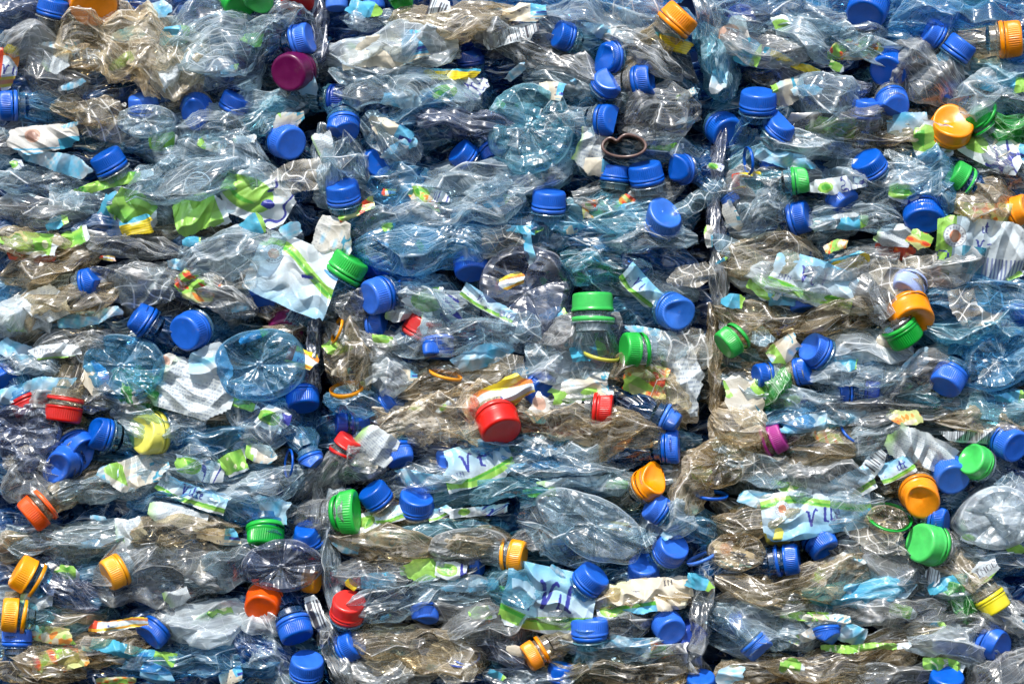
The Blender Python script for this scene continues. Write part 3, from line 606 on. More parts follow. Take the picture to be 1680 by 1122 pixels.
# ------------------------------------------------------------------ bottles lying end-on, their moulded bases to the lens
def base_bottle(x, y, w, h, rot, tint, dep, petals=5, lines=10, deepd=18.0, lean=(0, 0)):
    rng = nrng(); nr, na = 56, 200
    r, th = np.meshgrid(np.linspace(0.0, 1, nr)**.9, np.arange(na)/na*2*math.pi, indexing='ij'); r = r.ravel(); th = th.ravel()
    q = np.stack([r*np.cos(th), r*np.sin(th)], 1)
    wth = th+.2*wob(q, rng, 3, 2)
    pf = np.abs(np.sin(wth*petals/2))                       # valleys between the feet
    sf = tri(wth*lines/(2*math.pi)+.2*wob(q, rng, 2, 1.5))
    edge = 1+.085*wob(np.stack([np.cos(th), np.sin(th)], 1), rng, 4, 1.6)+.02*wob(np.stack([np.cos(th), np.sin(th)], 1), rng, 4, 5)
    z = -deepd*(.25+.75*r**1.2)*(.45+.55*pf**.7)*np.clip((1-r)*6, 0, 1)**.5 - 3*sf*r*(1-r)*2
    z += (tri(q[:, 0]*1.7+wob(q, rng, 3, 2.5)*.5)-.5)*5*r + (tri(q[:, 1]*2.1+wob(q, rng, 3, 2.5)*.6)-.5)*4*r
    z = z+np.where(r < .09, -4, 0)
    X = q[:, 0]*edge*w/2; Z = q[:, 1]*edge*h/2
    # wall running into the bale
    nw = 22; ths = np.arange(na)/na*2*math.pi; cs = np.stack([np.cos(ths), np.sin(ths)], 1)
    for i in range(1, nw+1):
        k = i/nw; p3 = np.concatenate([cs, np.full((na, 1), k*2)], 1)
        e = edge[-na:]*(1+.06*np.sin(k*2.2))+.05*k*wob(p3, rng, 4, 2.2)
        X = np.concatenate([X, np.cos(ths)*e*w/2]); Z = np.concatenate([Z, np.sin(ths)*e*h/2*(1-.35*k)]); z = np.concatenate([z, k*95+4*k*(tri(ths*3+k*4)-.5)])
    a = math.radians(rot); Xr = X*math.cos(a)-Z*math.sin(a); Zr = X*math.sin(a)+Z*math.cos(a)
    V = np.stack([Xr, z+Xr*lean[0]+Zr*lean[1], Zr], 1)
    V[:, 1] += 8*np.clip(wob(V/75, rng, 3, 1.3), -1.2, 1.2)+7*np.abs(wob(V/60, rng, 3, 1.0))
    n = nr+nw; idx = np.arange(n*na).reshape(n, na); A = idx[:-1]; Bq = idx[1:]
    F = np.stack([A, np.roll(A, -1, 1), np.roll(Bq, -1, 1), Bq], -1).reshape(-1, 4)
    V[:, 1] += (tri(V[:, 0]/31+.5*wob(V/40, rng, 4, 1.5))-.5)*4*np.clip(wob(V/40, rng, 3, 1.5)+.3, 0, 1)+(tri(V[:, 2]/26+V[:, 0]/60+.5*wob(V/40, rng, 4, 1.5))-.5)*4*np.clip(wob(V/40, rng, 3, 1.5)+.3, 0, 1)
    cv = curvature(V, F, 2.2, .10)
    rr = np.concatenate([r, np.ones(nw*na)*1.2]); tt = np.concatenate([wth, np.tile(ths, nw)])
    sm = np.clip(.4+.6*wob(np.stack([np.cos(tt)*2, np.sin(tt)*2, rr*3], 1), rng, 4, 1.5), 0, 1)
    spoke = np.clip(1-np.abs(np.sin(tt*lines/2))*rr*14, 0, 1)*(rr < .93)*(rr > .1)*.5*sm
    spoke2 = np.clip(1-np.abs(np.sin(tt*petals/2+.3))*rr*10, 0, 1)*(rr < .98)*.4*sm
    cv[:na*2] = 0
    ring = np.clip(1-np.abs(rr-.985)*30, 0, 1)*.5*np.clip(sm*1.5, 0, 1)
    nub = np.clip(1-np.abs(rr-.07)*40, 0, 1)*.7
    cv = np.clip(np.maximum.reduce([cv*.8, spoke, spoke2, ring, nub]), 0, 1)
    sh = np.stack([tt*30, rr*w/2, np.zeros(len(tt))], 1)*S
    sh = np.stack([V[:, 0], V[:, 2]*1.0, V[:, 1]], 1)*S
    o = mk('upended_bottle', V*S, F, FILM[tint], np.full((F.size, 3), -9.), cv, sh); o.location = P(x, y, dep); return o
BASES = [
 (868,208,146,150,0,'teal',-18,6,16,'large clear'),(862,478,165,150,10,'dusk',0,5,9,'large dusky round'),(425,598,150,118,0,'blue',-16,5,14,'pale blue'),
 (200,600,140,110,-10,'blue',-4,5,12,'blue'),(462,928,130,90,0,'dusk',-16,5,16,'smoky grey'),(970,862,190,96,-28,'clear',-20,6,14,'wide clear folded'),
 (765,893,130,50,4,'grey',-18,6,18,'flattened greyish'),(237,198,96,56,0,'clear',-20,5,8,'small clear fan-shaped'),(40,705,120,90,0,'dusk',-2,5,12,'dusky blue'),
 (1640,590,130,96,20,'blue',-8,5,14,'bluish'),(1640,850,130,105,10,'milk',-18,5,8,'milky octagonal'),(1455,852,74,46,-6,'brown',-14,4,10,'small brown'),
 (1400,170,0,0,0,'',0,0,0,''),
 (1180,760,90,80,0,'brown',-12,5,12,'crumpled brown'),(1210,905,90,64,0,'brown',-12,5,9,'small brownish')]
for (x, y, w, h, rot, tint, dep, pe, li, nm) in BASES:
    if not w: continue
    o = base_bottle(x, y, w, h, rot, tint, dep-6, pe, li, deepd=24 if w > 120 else 14, lean=(random.uniform(-.12, .12), random.uniform(-.1, .15)))
    LABELS.append([o, f'{nm} bottle base facing out', x, y, 'base', tint]); o['category'] = 'bottle'; o['group'] = 'bottles lying end-on'

# ------------------------------------------------------------------ loose neck bands
def ring_band(x, y, D, sq, ang, col, dep, wdt=.2):
    """sq: how open the ring looks, ang: its long direction"""
    rng = nrng(); R = D/2; Vb, Fb = band_mesh(R, wdt, wdt*R/2)
    Vb = deform(Vb, R, rng, '', 1.0); tilt = math.asin(sq); a = math.radians(ang+90)
    ax = np.array([math.cos(a)*math.cos(tilt), -math.sin(tilt), math.sin(a)*math.cos(tilt)])
    o = mk('loose_neck_band', (Vb@frame(ax))*S, Fb, CAPM[col]); o.location = P(x, y, dep)
    LABELS.append([o, f'loose {COLW[col]} neck band', x, y, 'ring', col]); o['category'] = 'ring'
for a in [(553,542,44,.28,70,'amber',-20),(569,640,54,.4,8,'amber',-14,.34),(731,615,54,.18,-14,'amber',-20),(986,583,60,.22,-12,'straw',-22),(1228,264,44,.25,96,'blue',-18),
          (474,760,46,.35,85,'blue',-16,.14),(1167,812,54,.2,-3,'blue',2),(1151,915,50,.14,22,'sky',-8,.24),(1459,848,76,.55,-10,'green',-14,.1),(1396,712,40,.4,-40,'blue',-8),
          (765,1076,44,.5,0,'blue',-10,.06),(760,1080,54,.4,5,'navy',-8,.06),(1615,190,54,.35,58,'green',-14)]: ring_band(*a)

# ------------------------------------------------------------------ printed labels
FONT = {'A': "0E11111F111111", 'C': "0E11101010110E", 'S': "0F10100E01011E", 'I': "0E04040404040E", 'M': "111B1515111111", 'N': "11191513111111", 'O': "0E11111111110E",
        'V': "1111111111 0A04".replace(' ', ''), 'E': "1F10101E10101F", 'W': "11111115151B11", 'R': "1E11111E141211", 'U': "1111111111110E"}
def text_mask(u, v, s, u0, v0, hgt, asp):
    """u, v 0..1 (v up), letters of height hgt from (u0,v0)"""
    m = np.zeros(u.shape, bool); px = hgt/7; pxu = px/asp
    for i, ch in enumerate(s):
        if ch == ' ': continue
        g = FONT[ch]; rows = [int(g[k:k+2], 16) for k in range(0, 14, 2)]
        a = np.floor((u-u0)/pxu-i*6).astype(int); b = np.floor((v0+hgt-v)/px).astype(int)
        ok = (a >= 0) & (a < 5) & (b >= 0) & (b < 7)
        bits = np.array(rows)[np.clip(b, 0, 6)] >> (4-np.clip(a, 0, 4)) & 1
        m |= ok & (bits == 1)
    return m
WHITE, LBLUE, CREAM = np.array([.64, .71, .75]), np.array([.14, .46, .70]), np.array([.66, .60, .48])
GRN, LGRN, YEL, ORA, RED, NAVY, AQ, DK = map(np.array, ([.10, .42, .05], [.30, .58, .10], [.80, .62, .03], [.75, .26, .05], [.62, .07, .03], [.04, .05, .32], [.06, .34, .50], [.08, .08, .10]))
def paint(kind, u, v, rng, asp):
    """print colour (rgb) and cover (alpha) at each point of a label"""
    n = len(u); p = np.stack([u*asp, v], 1)
    w1, w2 = wob(p, rng, 3, 3.0), wob(p, rng, 3, 6.0)
    c = np.tile(WHITE, (n, 1)); al = np.full(n, .93)
    def put(m, col): c[m] = col
    def mixp(k, col): c[:] = c*(1-k[:, None])+col*k[:, None]
    def stroke(pts, cu, cv, sz, wd):
        X = (u-cu)*asp/sz; Y = (v-cv)/sz
        for (x0, y0), (x1, y1) in zip(pts[:-1], pts[1:]):
            dx, dy = x1-x0, y1-y0; tt = np.clip(((X-x0)*dx+(Y-y0)*dy)/(dx*dx+dy*dy+1e-9), 0, 1)
            put(np.hypot(X-x0-tt*dx, Y-y0-tt*dy) < wd*(.7+.5*math.sin(3*x0+y0)**2), NAVY)
    def script(cu, cv, sz, k=5):
        cv -= sz*.5; sz *= 1.25*rng.uniform(.8, 1.25); k = int(rng.integers(0, 6)); cu += rng.uniform(-.1, .1)
        G = [[(0, 1.0), (.12, .9), (.22, 0), (.5, .9), (.62, 1.05), (.72, .95)], [(.85, .62), (.82, .1), (.98, .05)], [(1.25, 1.0), (1.16, .15), (1.36, .05)], [(1.05, .66), (1.42, .72)],
             [(1.66, 1.0), (1.58, .15), (1.76, .05)], [(1.5, .66), (1.84, .72)], [(1.9, .35), (2.15, .45), (2.1, .68), (1.95, .6), (1.95, .15), (2.2, .1)], [(2.45, 1.1), (2.38, .15), (2.52, .05)]]
        for g in G[:k+3]:
            if rng.random() > .35: stroke(g, cu, cv, sz, .075)
    def roundel(cu, cv, r):
        d = np.hypot((u-cu)*asp, v-cv); put(d < r*1.25, np.array([.25, .25, .3])); put(d < r*1.17, WHITE)
        an = np.arctan2(v-cv, (u-cu)*asp); put((d > r*.82) & (d < r*1.02) & (np.sin(an*17) > .1), np.array([.3, .3, .4]))
        put(d < r*.68, np.array([.55, .22, .12])); put((d < r*.5) & (w2 > 0), np.array([.68, .34, .2]))
    if kind == 'vit':
        mixp(np.clip(.75-v+.25*w1, 0, 1)*.95, LBLUE)
        b = v-(.70-.25*u+.12*np.sin(u*5)); put((b > 0) & (b < .16), LGRN); put((b > .03) & (b < .08), GRN)
        mixp(np.clip((v-.75)*5, 0, 1)*(b < 0), LBLUE); script(.40, .40, .30, 5); roundel(.2, .66, .13)
    elif kind == 'vit2':
        mixp(np.clip(v*1.2-.2+.2*w1, 0, 1)*.9, LBLUE)
        b = v-(.20+.3*np.abs(u-.35)); put((b < 0.02) & (b > -.2), LGRN); put((b < 0) & (b > -.06), GRN); script(.35, .55, .30, 5)
        put(text_mask(u, v, 'VIN', .1, .30, .12, asp), NAVY)
    elif kind == 'casi':
        mixp(np.clip(.9-u, 0, 1)*.4, LBLUE)
        put(u < .2, LGRN); roundel(.2, .68, .15)
        vv, uu = 1-u, v                                # letters running down the green edge
        put(text_mask(1-v, u, 'CASI', .58, .03, .14, 1/asp), NAVY)
        script(.38, .86, .16, 3); script(.52, .56, .12, 4)
        put((u > .55) & (v < .42) & (np.sin(u*150) > .1), np.array([.2, .25, .45])); put((u > .3) & (u < .55) & (v < .55) & (v > .12), AQ*1.3)
        al = np.where((u > .3) & (u < .55) & (v < .55) & (v > .12), .5, .92)
    elif kind == 'text':
        c[:] = np.array([.62, .68, .70]); ln = np.floor(v*17)
        put((np.abs(v*17-ln-.5) < .22) & (np.sin(u*asp*95+ln*7+3*np.sin(u*31+ln)) > -.3) & (u > .08) & (u < .9) & (v < .85), np.array([.36, .42, .50]))
        mixp(np.clip((.2-u)*6+.5*w1, 0, 1)*.8, LGRN*.9); al = np.full(n, .86)
    elif kind == 'bar':
        put((np.sin(u*asp*60+2*np.sin(u*asp*23)) > .15) & (v > .18) & (v < .88), DK); c *= .95
    elif kind == 'green':
        c[:] = LGRN; mixp(np.clip(w1*1.2, 0, 1), GRN); put(w2+w1 > 1.0, np.array([.72, .76, .45])); put((u > .84)+(v < .1+.05*w1) > 0, WHITE)
    elif kind == 'leafw':
        b = np.hypot((u-.35)*asp*.8, (v-.5)*1.4); put(b < .42+.05*w1, LGRN); put((b < .25) & (w1 > -.2), GRN); put((u > .6) & (np.abs(w2) < .16), NAVY)
    elif kind == 'yellow':
        c[:] = YEL; put((np.sin(v*50) > .5) & (u > .2), YEL*.55); put(v > .74+.06*w1, AQ); put((u < .12), AQ)
    elif kind == 'teal':
        c[:] = AQ*1.1; mixp(np.clip(w1, 0, 1)*.8, LBLUE); put((u > .75), LGRN)
    elif kind == 'orange':
        put(v > .62+.12*np.sin(u*4), ORA); put((v > .78+.1*w1), YEL); put((u < .22), RED); b = np.abs(v-.15-.1*u); put(b < .10, YEL); put(b < .04, ORA); script(.35, .42, .14, 4)
    elif kind == 'aqua':
        mixp(np.clip(.55+.6*w1, 0, 1), LBLUE); mixp(np.clip(.7*w2, 0, 1), AQ*1.2); al = np.full(n, .8)
    elif kind == 'flower':
        c[:] = np.array([.55, .6, .25]); put(w1 > .2, LGRN); put(w2 > .45, ORA); put(w2+w1 > 1.1, RED); put(w1 < -.7, CREAM)
    elif kind == 'spots':
        c[:] = CREAM*1.08; put((w2 > .95), DK*2); put((u > .62) & (v > .3), LBLUE); put((u > .72) & (np.abs(v-.45) < .08), NAVY); put((u > .62) & (np.abs(np.sin(v*30)) < .25), AQ*1.4)
    elif kind == 'face':
        c[:] = np.array([.68, .66, .62]); d = np.hypot((u-.35)*asp, (v-.62)*1.2); put(d < .27+.03*w1, np.array([.58, .36, .27])); put((d < .2) & (w2 < -.3), np.array([.35, .2, .15])); b = v-.34+.2*u; put((b < 0) & (np.sin(b*45) > .2), LBLUE*.9); put((u > .7) & (v < .4), AQ)
    elif kind == 'red':
        c[:] = RED; mixp(np.clip(w1, 0, 1)*.6, RED*1.2); put((w2 > .9), ORA)
    elif kind == 'cream':
        c[:] = CREAM; mixp(np.clip(.4*w1+.3, 0, 1), WHITE); put((np.abs(np.sin(v*40)) < .3) & (np.sin(u*asp*80+v*9) > 0) & (w1 > .1), np.array([.35, .38, .4])); mixp(np.clip(w2-.5, 0, 1), LBLUE); put((u < .3) & (w1 < -.3), LGRN); put((u > .7) & (np.abs(w2) < .2), AQ); al = np.full(n, .82)
    elif kind == 'name':
        c[:] = np.array([.60, .66, .70]); put(text_mask(u, v, 'MINOC', .12, .36, .34, asp), DK*1.5); put(v < .12, LGRN)
    elif kind == 'in':
        c[:] = CREAM*1.12; put(text_mask(u, v, 'IN', .70, .66, .15, asp), DK); put((v < .3) & (u < .6), GRN); put((v < .2) & (u < .6), LBLUE); mixp(np.clip(w1-.2, 0, 1)*.5, LGRN)
    elif kind == 'veil':
        r1 = tri(u*asp*2.2+v*1.1+.6*wob(p, rng, 3, 2.5)); r2 = tri(v*2.6-u*asp*.9+.6*wob(p, rng, 3, 2.5))
        tnt = [np.array([.62, .74, .80]), np.array([.40, .62, .76]), np.array([.70, .66, .56])][int(rng.integers(0, 3))]
        k = np.clip(np.maximum((r1-.86)/.14, (r2-.88)/.12), 0, 1); c[:] = tnt; mixp(k, np.array([.88, .9, .92])); al = .18+.2*np.clip(w1, 0, 1)+.7*k
    elif kind == 'stamp':
        d = np.hypot((u-.5)*asp, v-.5); al = np.where((np.abs(d-.44) < .03) | ((d < .34) & (np.abs(np.sin(v*38)) > .75)), .8, 0); c[:] = WHITE
    fade = np.clip(.9+.16*w2, .6, 1.1)                     # rubbed print
    return np.clip(c*fade[:, None], 0, .85), al

def label(x, y, w, h, ang, kind, dep=-26, desc='', torn=.12, lean=(0, 0), fold=5.0, curl=.4):
    rng = nrng(); st = .95; nx, ny = max(8, int(w/st)), max(8, int(h/st))
    u, v = np.meshgrid(np.linspace(0, 1, nx), np.linspace(0, 1, ny), indexing='ij'); sh = u.shape; u = u.ravel(); v = v.ravel()
    asp = w/h; p = np.stack([(u-.5)*w, (v-.5)*h], 1)
    dep += 7
    rgb, al = paint(kind, u, v, rng, asp)
    th = rng.uniform(0, 3.14)
    z = np.zeros(len(u))
    for k in range(3):
        a = rng.uniform(0, 3.14); f = rng.uniform(44, 80)/(1+.5*k)
        z += (tri((p[:, 0]*math.cos(a)+p[:, 1]*math.sin(a))/f+.5*wob(p/50, rng, 3, 1.5))-.5)*fold/(1+.4*k)*1.7*np.clip(wob(p/45, rng, 3, 1.5)+.7, 0, 1.4)
    z += curl*((v-.5)*h)**2/h*1.1+wob(p/60, rng, 3, 1.0)*3.0
    # folds eat length
    X = p[:, 0]+wob(p/40, rng, 3, 1.2)*2.5; Z = p[:, 1]+wob(p/40, rng, 3, 1.2)*2.5
    a = math.radians(ang); Xr = X*math.cos(a)-Z*math.sin(a); Zr = X*math.sin(a)+Z*math.cos(a)
    V = np.stack([Xr, z+Xr*lean[0]+Zr*lean[1], Zr], 1)
    idx = np.arange(nx*ny).reshape(sh); F = np.stack([idx[:-1, :-1], idx[1:, :-1], idx[1:, 1:], idx[:-1, 1:]], -1).reshape(-1, 4)
    # torn outline: a few straight tears
    keep = np.ones(len(u), bool)
    if kind != 'stamp':
        U2, V2 = (u-.5)*2, (v-.5)*2
        ns = 5; a0 = rng.uniform(0, 6.28)
        for k in range(ns):
            aa = a0+k*2*math.pi/ns+rng.uniform(-.4, .4); lim = rng.uniform(.78, 1.1)-torn
            e = U2*math.cos(aa)+V2*math.sin(aa)+.05*wob(p/9, rng, 3, 1.5)+.16*(tri(U2*.6+V2*.45+k*.37)-.5); keep &= e < lim*(abs(math.cos(aa))+abs(math.sin(aa)))*.86
    else: keep = al > 0
    F = F[keep[F].all(1)]
    used = np.unique(F); rm = np.full(len(V), -1); rm[used] = np.arange(len(used)); V = V[used]; F = rm[F]; rgba = np.concatenate([rgb[used], al[used][:, None]], 1)
    o = mk('torn_label' if kind != 'stamp' else 'embossed_stamp', V*S, F, PAPER, prnt=rgba); o.location = P(x, y, dep)
    LABELS.append([o, desc, x, y, 'label', kind]); o['category'] = 'label'
D1, D2 = 'torn light blue label with navy script and green swoosh', 'crumpled white label with navy script'
LB = [
 (482,448,134,98,-22,'vit',-42,'pale blue label with orange seal and green band'),(900,985,140,98,-14,'vit2',-38,'light blue label with navy script and green lower edge'),
 (1608,410,136,92,-6,'casi',-42,'white label with green edge lettered CASI, round seal and barcode'),(1340,840,170,70,8,'vit',-36,'long green and white label with round red seal'),
 (783,760,110,62,18,'vit2',-28,'white label with green stripes and navy marks'),(1335,462,134,64,-18,'vit2',-36,'pale blue label scrap with a navy swirl'),(420,325,110,84,-30,'leafw',-26,'torn white and lilac label with navy squiggles'),
 (215,345,80,60,-40,'green',-24,'green label strip folded above the yellow print'),(222,372,70,30,18,'yellow',-30,'yellow label strip with ribbed lines'),(330,350,84,60,20,'green',-24,'bright green label scrap'),(185,300,130,20,14,'green',-24,'narrow green label strip'),
 (178,340,34,60,-10,'teal',-22,'teal label strip'),(48,400,96,34,-8,'green',-26,'green and white label tip'),(326,470,84,44,-24,'flower',-26,'yellow-green label with orange print'),(60,505,110,56,22,'text',-26,'white label with faint lines of small print'),
 (70,225,110,44,10,'face',-26,'white label printed with a small face'),(90,262,120,34,-16,'aqua',-22,'pale blue wrinkled label'),(12,110,30,70,-6,'orange',-24,'orange and white label at the edge'),(90,85,70,40,10,'cream',-24,'cream label scrap'),
 (95,100,44,34,30,'text',-26,'blue-grey folded label corner'),(318,633,130,90,-18,'text',-30,'large whitish label with lines of small print'),(345,600,70,70,-30,'aqua',-32,'plain pale label triangle'),(60,640,130,34,14,'aqua',-22,'light blue wrinkled label'),
 (150,520,110,26,14,'aqua',-20,'narrow blue label'),(25,575,60,30,-20,'aqua',-22,'small pale blue label'),(90,575,80,22,4,'name',-22,'clear label scrap with dark letters'),(270,600,26,40,-20,'face',-24,'small brown and white scrap'),
 (160,625,40,60,30,'spots',-20,'small torn white scrap'),(30,420,40,20,0,'red',-18,'small red scrap'),(75,420,44,18,8,'red',-16,'small red label piece'),
 (225,775,96,50,18,'cream',-26,'cream crumpled label'),(320,765,90,40,-10,'leafw',-22,'green and white wrinkled label'),(310,808,120,32,-22,'vit2',-24,'narrow label with green leaf and blue marks'),(380,760,60,34,20,'green',-22,'lime label scrap'),
 (290,850,90,40,-10,'text',-26,'white label tip with faint letters'),(360,880,70,24,-4,'spots',-24,'white label with dark marks'),(210,868,60,40,10,'text',-22,'grey label with a round print'),(440,840,80,50,-10,'aqua',-22,'green-blue label shred'),
 (210,880,40,20,10,'green',-22,'small green scrap'),(65,975,54,48,-10,'text',-26,'whitish label with black marks'),(215,895,50,26,-20,'text',-24,'white label corner'),(190,1022,100,20,3,'orange',-26,'orange striped label'),(75,1040,100,30,-10,'flower',-18,'orange and cream label'),
 (220,1068,130,28,-12,'teal',-26,'teal label strip with green tip'),(95,1085,90,40,14,'flower',-24,'green and orange label'),(350,1010,90,20,12,'green',-22,'thin green and white label'),(380,1108,40,24,20,'spots',-24,'white scrap with dark spots'),(190,1118,60,16,0,'flower',-20,'thin flowery scrap'),
 (640,82,150,56,6,'spots',-42,'cream and blue printed label with dark spots'),(595,15,60,30,-16,'teal',-22,'teal and white label'),(750,150,110,34,8,'leafw',-26,'green and blue printed label'),(735,122,100,22,-4,'yellow',-22,'yellow-green label strip'),
 (835,62,90,30,14,'bar',-24,'white barcode label'),(720,25,50,50,-20,'bar',-26,'striped barcode scrap'),(640,215,70,34,-24,'spots',-26,'white label with blue fleck'),(780,350,0,0,0,'',0,''),
 (700,318,70,26,-14,'leafw',-26,'small label printed in green and red'),(700,330,60,20,-20,'flower',-28,'small red and green print'),(655,245,60,20,30,'aqua',-22,'pale blue wisp'),(590,345,70,20,30,'flower',-22,'orange-yellow label edge'),
 (545,395,66,70,-30,'cream',-28,'cream torn label'),(535,240,30,60,20,'text',-24,'white label strip'),(500,135,30,44,20,'aqua',-24,'small white and yellow scrap'),(475,200,50,30,10,'cream',-22,'small cream scrap'),
 (972,240,50,90,-14,'text',-28,'white barcode label hanging down'),(980,275,44,30,0,'spots',-30,'cream label with dots'),(1090,240,60,14,6,'green',-26,'bright green shred'),(1000,338,80,30,10,'flower',-22,'label with red fruit print'),(1040,345,90,28,-10,'aqua',-22,'pale blue label'),
 (862,18,70,30,0,'spots',-24,'white and dark label'),(1130,20,0,0,0,'',0,''),(1005,55,100,22,-14,'aqua',-22,'pale blue strip'),(1105,70,60,28,-14,'yellow',-24,'yellow smear label'),(1205,60,44,60,10,'face',-26,'white label with pink print'),(1225,85,50,44,-30,'teal',-26,'blue and white label'),
 (1182,130,26,50,-10,'aqua',-24,'pale twisted strip'),(715,500,100,44,-16,'leafw',-28,'white label with green leaf'),(800,500,90,22,-32,'vit2',-28,'diagonal label strip with green tip'),(665,510,60,26,10,'text',-20,'grey printed label'),(630,560,40,18,-10,'green',-26,'tiny green flag'),
 (700,520,16,50,-10,'text',-26,'clear striped strip'),(790,585,100,34,14,'aqua',-24,'pale aqua label'),(818,652,112,54,20,'orange',-38,'orange, yellow and white striped label'),(885,670,50,44,-40,'face',-30,'pink translucent label tail'),
 (786,672,44,50,20,'face',-26,'pale red-edged label scrap'),(1060,625,96,50,-16,'flower',-26,'yellow-green label with orange print'),(1120,620,70,110,2,'text',-22,'large pale label hanging at the seam'),(960,600,0,0,0,'',0,''),(960,630,120,40,4,'cream',-26,'whitish torn film label'),
 (950,648,110,24,8,'green',-28,'green strip label'),(1050,470,70,34,-46,'vit2',-28,'blue and white label beside the teal film'),(1080,490,60,26,-40,'leafw',-28,'navy and white label corner'),(1070,550,90,20,-14,'aqua',-22,'pale folded label'),
 (1220,655,50,80,30,'cream',-28,'white pleated label at the seam'),(1255,640,50,26,-10,'green',-22,'green leaf scrap'),(615,735,64,60,-40,'text',-30,'white label with small print'),(600,760,44,30,-20,'in',-28,'white folded label'),
 (695,785,90,30,-6,'aqua',-26,'pale blue wrinkled label'),(610,850,90,30,30,'leafw',-26,'white label with olive leaves'),(640,845,50,24,12,'vit2',-28,'small blue and white label'),(780,838,110,18,4,'leafw',-24,'narrow white and green label'),(720,840,40,18,20,'vit2',-24,'small white flag label'),
 (700,935,80,36,10,'green',-28,'lime green label with leaf veins'),(740,933,50,30,-6,'leafw',-30,'white label with navy loops'),(625,950,60,26,4,'aqua',-24,'blue wrinkled scrap'),(620,880,80,30,-4,'cream',-22,'cream stained label'),(575,955,24,16,-40,'yellow',-28,'tiny yellow scrap'),
 (770,960,90,28,0,'aqua',-24,'pale blue and cream label'),(855,765,90,16,4,'aqua',-20,'blue strip'),(945,790,120,18,3,'text',-22,'grey striped label'),(1015,795,40,16,4,'green',-24,'small green scrap'),(890,808,60,18,0,'green',-22,'olive and green label'),
 (915,880,54,34,10,'face',-28,'small white and green label with round seal'),(1060,975,140,60,6,'in',-28,'cream and green label lettered IN'),(1020,995,80,40,14,'leafw',-30,'white label with green band'),(1110,860,80,22,40,'aqua',-28,'pale blue label flag'),(520,1010,26,60,20,'bar',-28,'white barcode label by the seam'),
 (1020,1055,110,30,-4,'aqua',-26,'milky white label'),(1075,1065,70,24,-4,'flower',-26,'label with small colour print'),(850,1070,40,24,-10,'spots',-22,'small pink and blue scrap'),(1200,910,70,40,-20,'face',-26,'white label with red portrait print'),(1200,1110,50,30,20,'aqua',-26,'white label with blue rim'),
 (1300,100,90,16,-22,'yellow',-24,'narrow yellow and blue label'),(1330,148,70,20,4,'aqua',-26,'bright blue and white label'),(1290,150,60,40,10,'cream',-22,'cream label'),(1290,45,50,30,-10,'leafw',-22,'pale yellow and white label'),(1405,80,90,34,8,'flower',-24,'label with small red print'),
 (1372,111,30,16,-30,'green',-20,'green scrap'),(1370,210,90,44,-6,'green',-16,'yellow-green film label'),(1535,230,80,64,-10,'leafw',-28,'white label with green block'),(1615,240,120,50,-28,'leafw',-26,'white label with green leaf and navy splashes'),(1660,245,60,40,-30,'spots',-26,'white label with navy dots'),
 (1490,205,60,40,10,'aqua',-24,'pale blue label corner'),(1290,262,96,24,-14,'aqua',-30,'white curled strip'),(1370,305,96,24,6,'leafw',-28,'white and green pointed label'),(1485,315,50,40,-10,'leafw',-24,'label with green and blue leaf'),(1615,345,100,30,-4,'flower',-24,'yellow-green flowery label'),
 (1640,135,90,30,-8,'teal',-24,'teal and white label'),(1290,355,0,0,0,'',0,''),(1370,365,90,30,2,'text',-24,'grey label with printed lines'),(1395,365,50,20,2,'teal',-26,'teal label strip'),(1470,385,64,34,-4,'text',-28,'white label with faint print lines'),
 (1505,390,40,40,-30,'flower',-26,'lime and orange label'),(1390,430,70,24,18,'yellow',-28,'yellow label'),(1375,402,40,18,30,'flower',-28,'tiny red and green label'),(1470,410,60,30,0,'red',-12,'reddish film scrap'),(1440,505,110,16,4,'text',-26,'narrow white label strip'),
 (1455,560,34,30,30,'spots',-26,'small brown and white scrap'),(1500,600,70,26,40,'aqua',-22,'pale blue strip'),(1290,575,60,36,30,'cream',-24,'crumpled cream scrap'),(1250,390,0,0,0,'',0,''),(1255,470,50,40,-30,'green',-20,'small green and white label'),
 (1285,490,60,30,-4,'aqua',-20,'blue-white label'),(1350,690,150,26,10,'aqua',-26,'long pale blue label'),(1485,682,60,24,-4,'flower',-28,'label printed with red flowers'),(1360,715,50,22,-10,'flower',-24,'orange and yellow label'),(1510,735,110,52,-20,'text',-30,'large white label with grey print'),
 (1430,765,60,26,50,'bar',-28,'tilted barcode label'),(1470,770,60,30,20,'vit2',-26,'blue and purple printed scrap'),(1300,798,60,20,-14,'green',-26,'small green label'),(1600,715,110,20,-4,'bar',-22,'barcode strip'),(1385,800,90,40,26,'vit2',-26,'green and white label with purple marks'),
 (1380,925,110,30,26,'cream',-24,'cream label edge'),(1530,945,24,30,-10,'bar',-26,'small barcode scrap'),(1570,955,90,22,18,'teal',-26,'teal and green label'),(1615,935,66,30,30,'name',-30,'white label lettered in dark capitals'),(1400,972,110,18,6,'aqua',-26,'pale aqua strip'),
 (1330,1010,90,16,-4,'green',-22,'thin green and yellow strip'),(1325,1040,60,24,30,'cream',-28,'cream label scrap'),(1350,1018,80,20,0,'cream',-26,'pinkish cream label'),(1420,1060,130,16,4,'green',-22,'green label strip'),(1400,1040,50,30,-10,'aqua',-24,'small aqua scrap'),
 (1550,1095,70,24,-6,'green',-22,'green dotted label'),(1650,1020,90,24,-20,'cream',-24,'white torn label edge'),(1670,900,34,16,-4,'green',-26,'small green tag'),(1250,820,80,24,-10,'aqua',-20,'pale blue scrap'),(1655,650,60,18,0,'teal',-20,'blue scrap'),
